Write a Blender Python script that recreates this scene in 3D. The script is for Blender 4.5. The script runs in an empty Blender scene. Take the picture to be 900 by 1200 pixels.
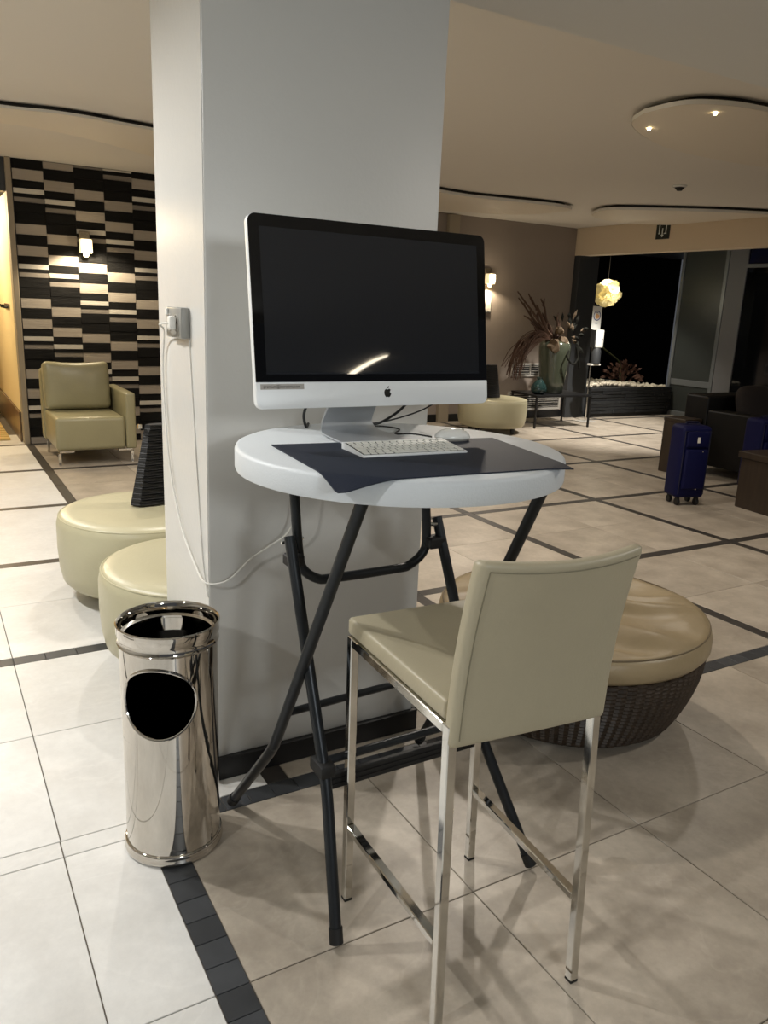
import bpy, bmesh, math, random
from mathutils import Vector, Matrix
random.seed(7)
C = bpy.context.scene.collection
PI = math.pi

# ------------------------------------------------------------------ camera
HC = 1.44
FPX, PITCH, ROLL, YAW = 921.609, 0.253466, -0.0425392, 0.5326360
def cam_axes():
    p, r, y = PITCH, ROLL, YAW
    fwd = Vector((math.sin(y)*math.cos(p), math.cos(y)*math.cos(p), -math.sin(p)))
    right = Vector((math.cos(y), -math.sin(y), 0)); down = fwd.cross(right)
    c, s = math.cos(r), math.sin(r)
    return right*c+down*s, right*(-s)+down*c, fwd
RX, DX, FX = cam_axes()
cd = bpy.data.cameras.new('camera'); cam = bpy.data.objects.new('camera', cd); C.objects.link(cam)
cd.sensor_fit = 'HORIZONTAL'; cd.sensor_width = 36; cd.lens = FPX*36/900
cd.clip_start = .05; cd.clip_end = 100
m = Matrix.Identity(4)
for i, v in enumerate((RX, -DX, -FX)):
    for j in range(3): m[j][i] = v[j]
m.translation = (0, 0, HC)
cam.matrix_world = m
bpy.context.scene.camera = cam

# ------------------------------------------------------------------ world, exposure, lights
w = bpy.data.worlds.new('night'); bpy.context.scene.world = w; w.use_nodes = True
w.node_tree.nodes['Background'].inputs[0].default_value = (.80, .84, .92, 1)
w.node_tree.nodes['Background'].inputs[1].default_value = .045
vs = bpy.context.scene.view_settings
vs.view_transform = 'Standard'; vs.look = 'None'; vs.gamma = 1; vs.use_curve_mapping = False
vs.exposure = 0.95

def light(kind, name, loc, power, col, size=.05, aim=None, cone=150, blend=.6, sx=None, sy=None):
    d = bpy.data.lights.new(name, kind); d.energy = power; d.color = col
    if kind == 'AREA':
        d.shape = 'RECTANGLE'; d.size = sx; d.size_y = sy
    else: d.shadow_soft_size = size
    if kind == 'SPOT': d.spot_size = math.radians(cone); d.spot_blend = blend
    o = bpy.data.objects.new(name, d); C.objects.link(o); o.location = loc
    if aim is not None:
        o.rotation_euler = (Vector(aim)-Vector(loc)).to_track_quat('-Z', 'Y').to_euler()
    return o
WARM = (1, .90, .78); MID = (1, .945, .87); COOL = (.92, .97, 1)
# ceiling downlights beyond the pillar, left part of the lobby
light('SPOT', 'downlight', (-.62, 3.0, 2.56), 66, (1, .99, .97), .03, (-.40, 2.7, 0))
light('SPOT', 'downlight', (-.80, 3.9, 2.56), 54, (1, .98, .95), .03, (-.5, 3.6, 0))
light('SPOT', 'downlight', (.1, 5.9, 2.44), 40, MID, .04, (.2, 5.6, 0), 140)
light('SPOT', 'downlight', (1.4, 5.0, 2.55), 35, MID, .04, (1.35, 4.9, 0), 140)
# lights of the near ceiling, above and beside the photographer
light('SPOT', 'downlight', (-1.25, .85, 2.26), 32, (1, 1, .99), .03, (-.6, 1.0, 0), 155)
light('SPOT', 'downlight', (.45, -2.7, 2.10), 92, COOL, .28, (.9, 1.7, .9), 110)
light('SPOT', 'downlight', (3.3, .6, 2.27), 30, (1, .95, .88), .06, (2.2, 1.0, 0), 150)  # fill added to lighten the right floor and pouf shadow, no known fixture
# lobby to the right
light('SPOT', 'downlight', (2.9, 3.9, 2.56), 56, WARM, .05, (2.8, 3.8, 0), 150)
light('SPOT', 'downlight', (5.2, 6.9, 2.40), 58, WARM, .05, (5.2, 6.9, 0), 140)
light('SPOT', 'downlight', (7.6, 7.0, 2.50), 230, MID, .04, (7.8, 7.4, 0), 85)
light('SPOT', 'downlight', (4.4, 3.3, 2.40), 18, WARM, .05, (4.4, 3.3, 0), 140)
light('SPOT', 'downlight', (7.3, 2.6, 2.56), 10, WARM, .05, (7.3, 2.6, 0), 140)

# ------------------------------------------------------------------ materials
def s2l(c): return tuple(((v/255)/12.92 if v/255 <= .04045 else ((v/255+.055)/1.055)**2.4) for v in c)
def mat(name, col, rough=.5, metal=0, noise=0, nscale=5, bump=0, bscale=40, spec=.5, emit=0, ecol=None, rnd=0, trans=0, stretch=None, col2=None, coat=0, detail=4):
    m = bpy.data.materials.new(name); m.use_nodes = True; nt = m.node_tree; N = nt.nodes; L = nt.links
    b = N['Principled BSDF']; c = s2l(col)
    b.inputs['Base Color'].default_value = (*c, 1); b.inputs['Roughness'].default_value = rough
    b.inputs['Metallic'].default_value = metal; b.inputs['Specular IOR Level'].default_value = spec
    if coat: b.inputs['Coat Weight'].default_value = coat; b.inputs['Coat Roughness'].default_value = .08
    if trans: b.inputs['Transmission Weight'].default_value = trans
    if emit: b.inputs['Emission Color'].default_value = (*s2l(ecol or col), 1); b.inputs['Emission Strength'].default_value = emit
    if noise or bump or rnd:
        tc = N.new('ShaderNodeTexCoord'); mp = N.new('ShaderNodeMapping'); L.new(tc.outputs['Object'], mp.inputs[0])
        if stretch: mp.inputs['Scale'].default_value = stretch
        src = mp.outputs[0]
        if rnd:
            oi = N.new('ShaderNodeObjectInfo'); ad = N.new('ShaderNodeVectorMath'); ad.operation = 'MULTIPLY_ADD'
            cb = N.new('ShaderNodeCombineXYZ')
            for k in range(3): L.new(oi.outputs['Random'], cb.inputs[k])
            L.new(cb.outputs[0], ad.inputs[0]); ad.inputs[1].default_value = (37, 51, 23); L.new(src, ad.inputs[2]); src = ad.outputs[0]
    last = None
    if noise:
        tx = N.new('ShaderNodeTexNoise'); tx.inputs['Scale'].default_value = nscale; tx.inputs['Detail'].default_value = detail
        L.new(src, tx.inputs['Vector'])
        mx = N.new('ShaderNodeMix'); mx.data_type = 'RGBA'
        rp = N.new('ShaderNodeValToRGB'); rp.color_ramp.elements[0].position = .32; rp.color_ramp.elements[1].position = .68
        L.new(tx.outputs['Fac'], rp.inputs[0]); L.new(rp.outputs[0], mx.inputs[0])
        c2 = s2l(col2) if col2 else tuple(v*(1-noise) for v in c)
        mx.inputs[6].default_value = (*c, 1); mx.inputs[7].default_value = (*c2, 1); last = mx.outputs[2]
        L.new(last, b.inputs['Base Color'])
    if rnd:
        hs = N.new('ShaderNodeHueSaturation'); mr = N.new('ShaderNodeMapRange')
        mr.inputs[3].default_value = 1-rnd; mr.inputs[4].default_value = 1+rnd*.5
        L.new(oi.outputs['Random'], mr.inputs[0]); L.new(mr.outputs[0], hs.inputs['Value'])
        if last: L.new(last, hs.inputs['Color'])
        else: hs.inputs['Color'].default_value = (*c, 1)
        L.new(hs.outputs[0], b.inputs['Base Color'])
    if bump:
        t2 = N.new('ShaderNodeTexNoise'); t2.inputs['Scale'].default_value = bscale; t2.inputs['Detail'].default_value = 3
        L.new(src, t2.inputs['Vector']); bp = N.new('ShaderNodeBump'); bp.inputs['Strength'].default_value = bump; bp.inputs['Distance'].default_value = .01
        L.new(t2.outputs['Fac'], bp.inputs['Height']); L.new(bp.outputs[0], b.inputs['Normal'])
    return m
def tile_mat(name, base, vein, rnd=.06, rough=.38):
    m = mat(name, base, rough, noise=.1, nscale=4.5, col2=vein, rnd=rnd, detail=12)
    nt = m.node_tree; N = nt.nodes; L = nt.links; b = N['Principled BSDF']
    hs = [n for n in N if n.type == 'HUE_SAT'][0]; vec = [n for n in N if n.type == 'VECT_MATH'][0]
    nz = N.new('ShaderNodeTexNoise'); nz.inputs['Scale'].default_value = 1.7; nz.inputs['Detail'].default_value = 6; nz.inputs['Distortion'].default_value = 1.6
    L.new(vec.outputs[0], nz.inputs['Vector'])
    rp = N.new('ShaderNodeValToRGB'); e = rp.color_ramp.elements
    e[0].position = .485; e[0].color = (0, 0, 0, 1); e[1].position = .515; e[1].color = (0, 0, 0, 1)
    q = e.new(.5); q.color = (1, 1, 1, 1)
    L.new(nz.outputs['Fac'], rp.inputs[0])
    mx = N.new('ShaderNodeMix'); mx.data_type = 'RGBA'; ml = N.new('ShaderNodeMath'); ml.operation = 'MULTIPLY'; ml.inputs[1].default_value = .10
    L.new(rp.outputs[0], ml.inputs[0]); L.new(ml.outputs[0], mx.inputs[0]); L.new(hs.outputs[0], mx.inputs[6])
    mx.inputs[7].default_value = (*s2l(tuple(min(255, v+28) for v in base)), 1)
    f1 = N.new('ShaderNodeTexNoise'); f1.inputs['Scale'].default_value = 34; f1.inputs['Detail'].default_value = 8; f1.inputs['Roughness'].default_value = .7
    L.new(vec.outputs[0], f1.inputs['Vector']); r1 = N.new('ShaderNodeMapRange'); r1.inputs[1].default_value = .3; r1.inputs[2].default_value = .7
    r1.inputs[3].default_value = .86 if base[2] < 200 else .95; r1.inputs[4].default_value = 1.05
    L.new(f1.outputs['Fac'], r1.inputs[0]); h2 = N.new('ShaderNodeHueSaturation'); L.new(r1.outputs[0], h2.inputs['Value'])
    L.new(mx.outputs[2], h2.inputs['Color']); L.new(h2.outputs[0], b.inputs['Base Color'])
    return m
M = dict(
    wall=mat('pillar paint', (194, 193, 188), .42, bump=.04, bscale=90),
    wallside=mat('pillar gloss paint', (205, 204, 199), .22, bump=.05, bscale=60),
    ceil=mat('ceiling paint', (214, 208, 198), .8),
    soffit=mat('soffit paint', (208, 207, 202), .7),
    disc=mat('ceiling panel paint', (212, 202, 185), .6),
    discrim=mat('ceiling panel rim', (225, 222, 214), .5),
    greywall=mat('taupe wall paint', (142, 130, 119), .8, noise=.06, nscale=2),
    header=mat('bulkhead paint', (205, 188, 162), .8),
    black=mat('black skirting', (16, 16, 17), .4),
    void=mat('night outside', (5, 5, 5), .8, spec=.05),
    tile_white=tile_mat('pale stone tile', (222, 221, 217), (210, 208, 203), .04),
    tile_beige=tile_mat('beige stone tile', (188, 177, 161), (160, 149, 134), .08),
    band=mat('dark stone strip', (62, 58, 54), .4, noise=.25, nscale=14, rnd=.18),
    mosaic=mat('slate mosaic', (58, 60, 63), .45, noise=.2, nscale=20, rnd=.35),
    grout=mat('grout', (96, 88, 78), .9),
    plastic=mat('moulded table plastic', (208, 213, 216), .5, bump=.12, bscale=220),
    steel_dark=mat('charcoal coated steel', (38, 41, 44), .36, metal=.5),
    rubber=mat('black rubber', (12, 12, 12), .6),
    chrome=mat('chrome', (214, 213, 208), .07, metal=1),
    steel=mat('polished stainless steel', (205, 200, 192), .05, metal=1),
    steel_shade=mat('bin inner shade', (34, 33, 31), .2, metal=1),  # steel darkened to paint the shade inside the bin
    stool=mat('greige leather', (172, 163, 138), .42, noise=.05, nscale=6, bump=.08, bscale=160),
    stitch=mat('stitch thread', (128, 122, 100), .8),
    pouf=mat('cream leather', (184, 178, 148), .36, noise=.05, nscale=4, bump=.08, bscale=60),
    arm=mat('olive cream leather', (150, 143, 110), .32, noise=.08, nscale=5, bump=.1, bscale=50),
    black_fab=mat('black ruched fabric', (9, 9, 11), .55),
    alu=mat('anodised aluminium', (230, 233, 233), .4, metal=.08),
    alu_dark=mat('brushed aluminium', (188, 191, 194), .34, metal=.75),
    glass_black=mat('black display glass', (4, 4, 5), .04, spec=.5),
    screen=mat('switched-off display', (30, 32, 36), .025, spec=.6),
    logo=mat('logo black', (6, 6, 6), .3),
    white_key=mat('white keys', (226, 226, 218), .5),
    key_gap=mat('keyboard aluminium', (205, 208, 210), .35, metal=.5),
    mat_navy=mat('navy desk mat leatherette', (28, 35, 50), .6, bump=.15, bscale=300, spec=.3),
    white_gloss=mat('white gloss plastic', (228, 228, 222), .2),
    cable_white=mat('white cable', (215, 213, 205), .5),
    cable_black=mat('black cable', (14, 14, 14), .5),
    outlet=mat('outlet grey plastic', (138, 137, 131), .4),
    hole=mat('socket hole', (30, 30, 30), .6),
    p_beige=mat('beige ribbed strip', (172, 162, 149), .6, noise=.14, nscale=3, stretch=(1, 1, 90), bump=.5, bscale=6, rnd=.12),
    p_light=mat('pale ribbed strip', (214, 208, 196), .6, noise=.12, nscale=3, stretch=(1, 1, 90), bump=.5, bscale=6, rnd=.1),
    p_grey=mat('grey ribbed strip', (140, 132, 122), .6, noise=.2, nscale=3, stretch=(1, 1, 90), bump=.5, bscale=6, rnd=.1),
    p_black=mat('black ribbed strip', (13, 12, 11), .6, spec=.2, noise=.4, nscale=3, stretch=(1, 1, 90), bump=.6, bscale=6, rnd=.2),
    keywell=mat('key gaps', (52, 52, 50), .7),
    wicker=mat('dark brown wicker', (66, 54, 42), .5, noise=.35, nscale=30),
    cushion=mat('tan leather cushion', (160, 142, 110), .40, noise=.12, nscale=7, bump=.3, bscale=14),
    piping=mat('dark piping', (104, 90, 66), .6),
    suit=mat('cobalt blue fabric', (4, 7, 54), .6, spec=.2, bump=.2, bscale=300),
    suit_dark=mat('dark navy trim', (10, 12, 44), .55),
    sofa=mat('black leather', (9, 8, 8), .5, spec=.25),
    sofa_cush=mat('dark brown velvet', (30, 22, 18), .8),
    wood_dark=mat('dark wood', (52, 40, 28), .5, noise=.35, nscale=3, stretch=(12, 12, 1)),
    wood_red=mat('dark red door', (78, 24, 14), .4),
    slat=mat('pale wooden slat', (200, 170, 105), .5, rnd=.15),
    yellow=mat('corridor paint', (232, 210, 160), .6),
    marble=mat('brown marble skirting', (120, 96, 66), .3, noise=.3, nscale=3),
    jamb=mat('jamb paint', (150, 138, 118), .6),
    slate=mat('black slate ledge', (46, 48, 50), .55, rnd=.3, noise=.3, nscale=14),
    darkpanel=mat('dark grey panel', (52, 54, 56), .5),
    pebble=mat('white pebbles', (225, 216, 195), .6, noise=.15, nscale=14),
    vase=mat('grey green glazed vase', (62, 66, 54), .12, noise=.15, nscale=4, coat=.6),
    glassvase=mat('teal glass vase', (46, 70, 68), .06, trans=.5),
    branch=mat('brown dried branch', (70, 48, 34), .8),
    grass=mat('dried russet grass', (66, 42, 26), .8),
    leaf_dark=mat('dark leaf', (24, 24, 20), .85, spec=.1),
    dried=mat('dried bloom', (78, 62, 42), .8),
    grille=mat('grille metal', (168, 164, 156), .5),
    grille_in=mat('grille dark', (22, 21, 20), .8),
    frame_white=mat('white painted frame', (214, 210, 200), .5),
    winframe=mat('grey window frame', (120, 124, 126), .4, metal=.3),
    grey_reflect=mat('glass with painted reflection', (62, 66, 64), .4, trans=.15),  # base grey stands in for the reflection in the pane
    column=mat('grey column', (112, 113, 116), .55),
    night=mat('night glass', (4, 5, 7), .05),
    nightblue=mat('blue night pane', (14, 20, 52), .08),
    sconce=mat('sconce glow', (255, 240, 205), .5, emit=9, ecol=(255, 226, 170)),
    rimglow=mat('added rim glow', (255, 244, 220), .5, emit=14, ecol=(255, 240, 214)),  # glow of the added strip that the display mirrors
    sconce_metal=mat('sconce metal', (190, 176, 150), .25, metal=1),
    frosted=mat('frosted glass glow', (250, 240, 215), .4, emit=.5, ecol=(255, 224, 170)),
    petal=mat('paper petals', (232, 222, 180), .7, emit=.10, ecol=(255, 224, 140)),
    exitg=mat('exit sign dark green', (10, 22, 16), .4),
    exitw=mat('exit sign white', (214, 220, 212), .5),
    plant_brown=mat('brown foliage', (74, 46, 32), .8),
    plant_green=mat('olive leaves', (58, 60, 26), .6),
    blue_ink=mat('blue ink', (40, 50, 120), .5), skin_ink=mat('tan ink', (220, 170, 120), .6), grey_ink=mat('grey ink', (120, 120, 125), .6),
)

# ------------------------------------------------------------------ mesh helpers
def nb(): return bmesh.new()
def merge(bm, t, mtx=None):
    if mtx is not None: bmesh.ops.transform(t, matrix=mtx, verts=t.verts)
    me = bpy.data.meshes.new('tmp'); t.to_mesh(me); t.free(); bm.from_mesh(me); bpy.data.meshes.remove(me)
def box(bm, x0, x1, y0, y1, z0, z1, bev=0, seg=2, mtx=None):
    t = nb(); bmesh.ops.create_cube(t, size=1)
    for v in t.verts: v.co = Vector(((x0+x1)/2+v.co.x*(x1-x0), (y0+y1)/2+v.co.y*(y1-y0), (z0+z1)/2+v.co.z*(z1-z0)))
    if bev: bmesh.ops.bevel(t, geom=t.edges[:], offset=bev, segments=seg, profile=.5, affect='EDGES')
    merge(bm, t, mtx); return bm
def smooth_path(pts, n=6):
    P = [Vector(p) for p in pts]; out = []
    for i in range(len(P)-1):
        a = P[max(i-1, 0)]; b = P[i]; c = P[i+1]; d = P[min(i+2, len(P)-1)]
        for k in range(n):
            t = k/n
            out.append(.5*((2*b)+(c-a)*t+(2*a-5*b+4*c-d)*t*t+(3*b-a-3*c+d)*t**3))
    out.append(P[-1]); return out
def tube(bm, pts, r, segs=12, smooth=0, cap=True):
    P = smooth_path(pts, smooth) if smooth else [Vector(p) for p in pts]
    rs = r if isinstance(r, (list, tuple)) else [r]*len(P)
    if len(rs) != len(P): rs = [rs[0]+(rs[-1]-rs[0])*i/(len(P)-1) for i in range(len(P))]
    T = []
    for i in range(len(P)):
        d = (P[min(i+1, len(P)-1)]-P[max(i-1, 0)]); T.append(d.normalized())
    up = Vector((0, 0, 1)) if abs(T[0].z) < .9 else Vector((1, 0, 0))
    n = T[0].cross(up).normalized(); rings = []
    for i, p in enumerate(P):
        n = (n-T[i]*n.dot(T[i])).normalized(); bb = T[i].cross(n)
        rings.append([bm.verts.new(p+(n*math.cos(a)+bb*math.sin(a))*rs[i]) for a in [2*PI*k/segs for k in range(segs)]])
    for a, b in zip(rings, rings[1:]):
        for k in range(segs): bm.faces.new((a[k], a[(k+1) % segs], b[(k+1) % segs], b[k]))
    if cap and segs > 2:
        bm.faces.new(rings[0][::-1]); bm.faces.new(rings[-1])
    return bm
def bar(bm, p, q, wx, wy, ref=(0, 1, 0), bev=.0015):
    p = Vector(p); q = Vector(q); z = (q-p).normalized(); x = Vector(ref).cross(z).normalized(); y = z.cross(x)
    mt = Matrix((x, y, z)).transposed().to_4x4(); mt.translation = (p+q)/2
    return box(bm, -wx/2, wx/2, -wy/2, wy/2, -(q-p).length/2, (q-p).length/2, bev, 1, mt)
def lathe(bm, prof, c=(0, 0, 0), segs=48, f=None, close=False, caps=True):
    rings = []
    for r, z in prof:
        ring = []
        for k in range(segs):
            a = 2*PI*k/segs; rr, zz = (r, z) if f is None else f(r, z, a)
            ring.append(bm.verts.new((c[0]+rr*math.cos(a), c[1]+rr*math.sin(a), c[2]+zz)))
        rings.append(ring)
    prs = list(zip(rings, rings[1:]))
    if close: prs.append((rings[-1], rings[0]))
    for a, b in prs:
        for k in range(segs): bm.faces.new((a[k], a[(k+1) % segs], b[(k+1) % segs], b[k]))
    if caps and not close:
        if prof[0][0] > 1e-6: bm.faces.new(rings[0][::-1])
        if prof[-1][0] > 1e-6: bm.faces.new(rings[-1])
    return bm
def prism(bm, poly, z0, z1, mtx=None, bev=0):
    t = nb(); a = [t.verts.new((x, y, z0)) for x, y in poly]; b = [t.verts.new((x, y, z1)) for x, y in poly]; n = len(poly)
    t.faces.new(a[::-1]); t.faces.new(b)
    for k in range(n): t.faces.new((a[k], a[(k+1) % n], b[(k+1) % n], b[k]))
    bmesh.ops.recalc_face_normals(t, faces=t.faces[:])
    if bev:
        es = [e for e in t.edges if abs(e.verts[0].co.z-e.verts[1].co.z) < 1e-6]
        bmesh.ops.bevel(t, geom=es, offset=bev, segments=3, profile=.5, affect='EDGES')
    merge(bm, t, mtx); return bm
def rrect(x0, x1, y0, y1, r, n=6, corners=(1, 1, 1, 1)):
    out = []
    for (cx, cy, a0, on) in ((x1-r, y0+r, -90, corners[0]), (x1-r, y1-r, 0, corners[1]), (x0+r, y1-r, 90, corners[2]), (x0+r, y0+r, 180, corners[3])):
        if on:
            for k in range(n+1):
                a = math.radians(a0+90*k/n); out.append((cx+r*math.cos(a), cy+r*math.sin(a)))
        else:
            a = math.radians(a0+45); out.append((cx+r*math.copysign(1, math.cos(a)), cy+r*math.copysign(1, math.sin(a))))
    return out
def ball(bm, c, r, sub=2, sc=(1, 1, 1), mtx=None):
    t = nb(); bmesh.ops.create_icosphere(t, subdivisions=sub, radius=1)
    for v in t.verts: v.co = Vector((v.co.x*r*sc[0], v.co.y*r*sc[1], v.co.z*r*sc[2]))
    if mtx is not None: bmesh.ops.transform(t, matrix=mtx, verts=t.verts)
    bmesh.ops.translate(t, vec=Vector(c), verts=t.verts)
    merge(bm, t); return bm

def wloc(o):
    v = Vector((0, 0, 0))
    while o: v += o.location; o = o.parent
    return v
def obj(name, bm, m, parent=None, smooth=True, angle=35, recalc=True):
    """link a bmesh (world coordinates) as one mesh object, under parent if given"""
    if recalc: bmesh.ops.recalc_face_normals(bm, faces=bm.faces[:])
    if parent is not None: bmesh.ops.translate(bm, vec=-wloc(parent), verts=bm.verts)
    me = bpy.data.meshes.new(name); bm.to_mesh(me); bm.free()
    me.materials.append(M[m] if isinstance(m, str) else m)
    if smooth:
        me.shade_smooth(); me.set_sharp_from_angle(angle=math.radians(angle))
    o = bpy.data.objects.new(name, me); C.objects.link(o)
    if parent is not None: o.parent = parent
    return o
def tag(o, label, cat, group=None):
    o['label'] = label; o['category'] = cat
    if group: o['group'] = group
    return o
def thing(name, label, cat, loc=(0, 0, 0), group=None):
    o = bpy.data.objects.new(name, None); C.objects.link(o); o.location = loc; o.empty_display_size = .1
    return tag(o, label, cat, group)
def struct(name, bm, m, parent=None, **k):
    o = obj(name, bm, m, parent, **k)
    if parent is None: o['kind'] = 'structure'
    return o
def visible(x, y, z=0, marg=1.25):
    v = Vector((x, y, z-HC)); d = v.dot(FX)
    if d < .15: return False
    return abs(v.dot(RX)/d) < 450/FPX*marg+.12 and abs(v.dot(DX)/d) < 600/FPX*marg+.1

# ------------------------------------------------------------------ floor
floor = struct('floor', box(nb(), -3, 12, -3, 12, -.05, -.004), 'grout', smooth=False)
X0, P = .845, 1.271        # grid of dark bands
Y0, Q = 1.975, 1.272
BW = .07; G = .003
cache = {}
far_bm = {'tile_white': nb(), 'tile_beige': nb(), 'band': nb()}
count = {}
def piece(name, m, x0, x1, y0, y1, top=0.0):
    key = (name, m, round(x1-x0, 4), round(y1-y0, 4), top)
    cx, cy = (x0+x1)/2, (y0+y1)/2
    if not visible(cx, cy) or cx > 11:
        box(far_bm[m if m in far_bm else 'band'], x0, x1, y0, y1, -.012, top); return
    if key not in cache:
        b = box(nb(), (x0-x1)/2, (x1-x0)/2, (y0-y1)/2, (y1-y0)/2, -.012, 0, .0012, 1)
        me = bpy.data.meshes.new(name); b.to_mesh(me); b.free(); me.materials.append(M[m]); cache[key] = me
    o = bpy.data.objects.new(name, cache[key]); C.objects.link(o); o.location = (cx, cy, top); o.parent = floor
    count[name] = count.get(name, 0)+1
def zone(cx, cy):
    if cy > 1.975: return 'tile_white' if cx < .845 else 'tile_beige'
    return 'tile_white' if cx < .46 else 'tile_beige'
# x cell edges of the lobby grid (band and two tiles), and of the near part with its own columns
cells_far = []
for k in range(-3, 9):
    xb = X0+k*P
    cells_far.append((xb-BW/2, xb+BW/2, True))
    h = (P-BW)/2
    cells_far.append((xb+BW/2, xb+BW/2+h, False)); cells_far.append((xb+BW/2+h, xb+P-BW/2, False))
cells_near = [(-3, -2.2, False), (-2.2, -1.6, False), (-1.6, -1.0, False), (-1.0, -.395, False), (-.395, .207, False), (.207, .423, False), (.423, .500, 'm')]
x = .500
while x < 9: cells_near.append((x, x+.603, False)); x += .603
rows = []
for k in range(-4, 7):
    yb = Y0+k*Q; h = (Q-BW)/2
    rows.append((yb-BW/2, yb+BW/2, True)); rows.append((yb+BW/2, yb+BW/2+h, False)); rows.append((yb+BW/2+h, yb+Q-BW/2, False))
for (ya, yb, isband) in rows:
    if ya > 8.75: continue
    yc = (ya+yb)/2
    near = yc < Y0-.01
    if isband and abs(yc-Y0) < .01:
        # the strip in front of the pillar: small slate mosaic, white cut tiles left of it
        for (xa, xb_, b) in cells_near:
            if xb_ <= .43: piece('tile', 'tile_white', xa+G/2, xb_-G/2, ya+G/2, yb-G/2)
        n = 0
        while .423+n*.0775 < 3.4:
            piece('mosaic_tile', 'mosaic', .423+n*.0775+G/3, .423+(n+1)*.0775-G/3, ya+G/3, yb-G/3); n += 1
        piece('dark_strip', 'band', .423+n*.0775+G/3, 9, ya+G/3, yb-G/3)
        continue
    for (xa, xb_, b) in (cells_near if near else cells_far):
        if xb_ < -3 or xa > 11.5: continue
        if near and isband:
            if b != 'm':
                # no dark band in the near part: the strip between rows is a cut tile like its neighbours
                piece('tile', zone((xa+xb_)/2, yc), xa+G/2, xb_-G/2, ya+G/2, yb-G/2)
                continue
        if b == 'm':
            n = int(round((yb-ya)/.0755)) or 1; s = (yb-ya)/n
            for i in range(n): piece('mosaic_tile', 'mosaic', xa+G/3, xb_-G/3, ya+i*s+G/3, ya+(i+1)*s-G/3)
        elif isband or b:
            if isband and yc < 3.4 and xa < .8 and xb_-xa > .1:
                n = 5; s = (xb_-xa)/n
                for i in range(n): piece('mosaic_tile', 'mosaic', xa+i*s+G/3, xa+(i+1)*s-G/3, ya+G/3, yb-G/3)
            else: piece('dark_strip', 'band', xa+G/3, xb_-G/3, ya+G/3, yb-G/3)
        else: piece('tile', zone((xa+xb_)/2, yc), xa+G/2, xb_-G/2, ya+G/2, yb-G/2)
for k, b in far_bm.items():
    if len(b.verts):
        o = obj('floor_tiling', b, k, floor, smooth=False, recalc=False); o['kind'] = 'stuff'
    else: b.free()

# ------------------------------------------------------------------ pillar, soffit, ceiling
PX0, PX1, PY0, PY1 = .666, 1.392, 2.11, 2.59
b = nb()
pil = struct('trim_1', box(b, PX0, PX1, PY0, PY1, 0, 2.62, .006, 2), 'wall')
pil['label'] = 'square white painted pillar behind the table with the computer'
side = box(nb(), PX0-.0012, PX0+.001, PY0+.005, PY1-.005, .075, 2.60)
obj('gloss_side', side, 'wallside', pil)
sk = nb(); box(sk, PX0-.012, PX1+.012, PY0-.020, PY0-.0002, 0, .075, .003, 1)
obj('skirting', sk, 'black', pil)
sk = nb(); box(sk, PX0-.014, PX0-.0002, PY0, PY1+.012, 0, .075, .003, 1)
obj('skirting', sk, 'black', pil)
sk = nb(); box(sk, PX1+.0002, PX1+.02, PY0, PY1+.012, 0, .075, .003, 1)
obj('skirting', sk, 'black', pil)

ceil = struct('ceiling', box(nb(), -3, 8.05, 2.11, 12, 2.62, 2.72), 'ceil', smooth=False)
sof = struct('ceiling_near', box(nb(), -3, 12, -3, 2.11, 2.292, 2.72), 'soffit', smooth=False)

def cloud_disc(pts, z0, t, mt='disc', gap=.10, name='ceiling_disc', label='', rods=()):
    zn = 2.615-.022-t; sc_ = (zn-HC)/(z0-HC); pts = [(a*sc_, b*sc_) for a, b in pts]; rods = [(a*sc_, b*sc_) for a, b in rods]; z0 = zn
    P = smooth_path([(*p, 0) for p in pts]+[(*pts[0], 0)], 8)[:-1]
    poly = [(p.x, p.y) for p in P]
    cx = sum(p[0] for p in poly)/len(poly); cy = sum(p[1] for p in poly)/len(poly)
    t0 = thing(name, label, 'ceiling panel', (cx, cy, 2.62), 'floating ceiling panels')
    obj('panel', prism(nb(), poly, z0, z0+t, bev=.004), mt, t0)
    # rim strip following the edge
    r = nb(); n = len(poly); a = []; c = []
    for x, y in poly:
        dx, dy = x-cx, y-cy; l = math.hypot(dx, dy)
        a.append(r.verts.new((x+dx/l*.003, y+dy/l*.003, z0+.002))); c.append(r.verts.new((x+dx/l*.003, y+dy/l*.003, z0+t-.002)))
    for k in range(n): r.faces.new((a[k], a[(k+1) % n], c[(k+1) % n], c[k]))
    obj('rim', r, 'discrim', t0)
    inner = [(cx+(x-cx)*.93, cy+(y-cy)*.93) for x, y in poly]
    obj('gap_shade', prism(nb(), inner, z0+t+.001, 2.6199), 'black', t0)  # black filler put in as the shadow between panel and ceiling
    for rx, ry in rods:
        obj('lamp', lathe(nb(), [(.001, -.010), (.008, -.010), (.012, 0), (.012, .004)], (rx, ry, z0-.004), 16), 'sconce', t0)
    return t0
cloud_disc([(3.36, 3.22), (3.37, 2.99), (3.50, 2.87), (3.72, 2.815), (4.2, 2.79), (4.8, 2.80), (5.4, 2.9), (5.75, 3.2), (5.6, 3.55), (5.08, 3.72), (4.44, 3.76), (3.98, 3.68), (3.52, 3.45)],
           2.47, .028, label='pale oval ceiling panel with small lamps, nearest one top right', rods=((3.62, 3.42), (3.60, 2.97)))
cloud_disc([(6.2, 6.4), (6.23, 6.2), (6.6, 5.88), (7.0, 5.58), (7.5, 5.32), (7.85, 5.25), (7.98, 5.7), (7.75, 6.5), (7.2, 6.95), (6.5, 6.8)],
           2.50, .03, label='oval ceiling panel just in front of the exit sign bulkhead')
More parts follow.
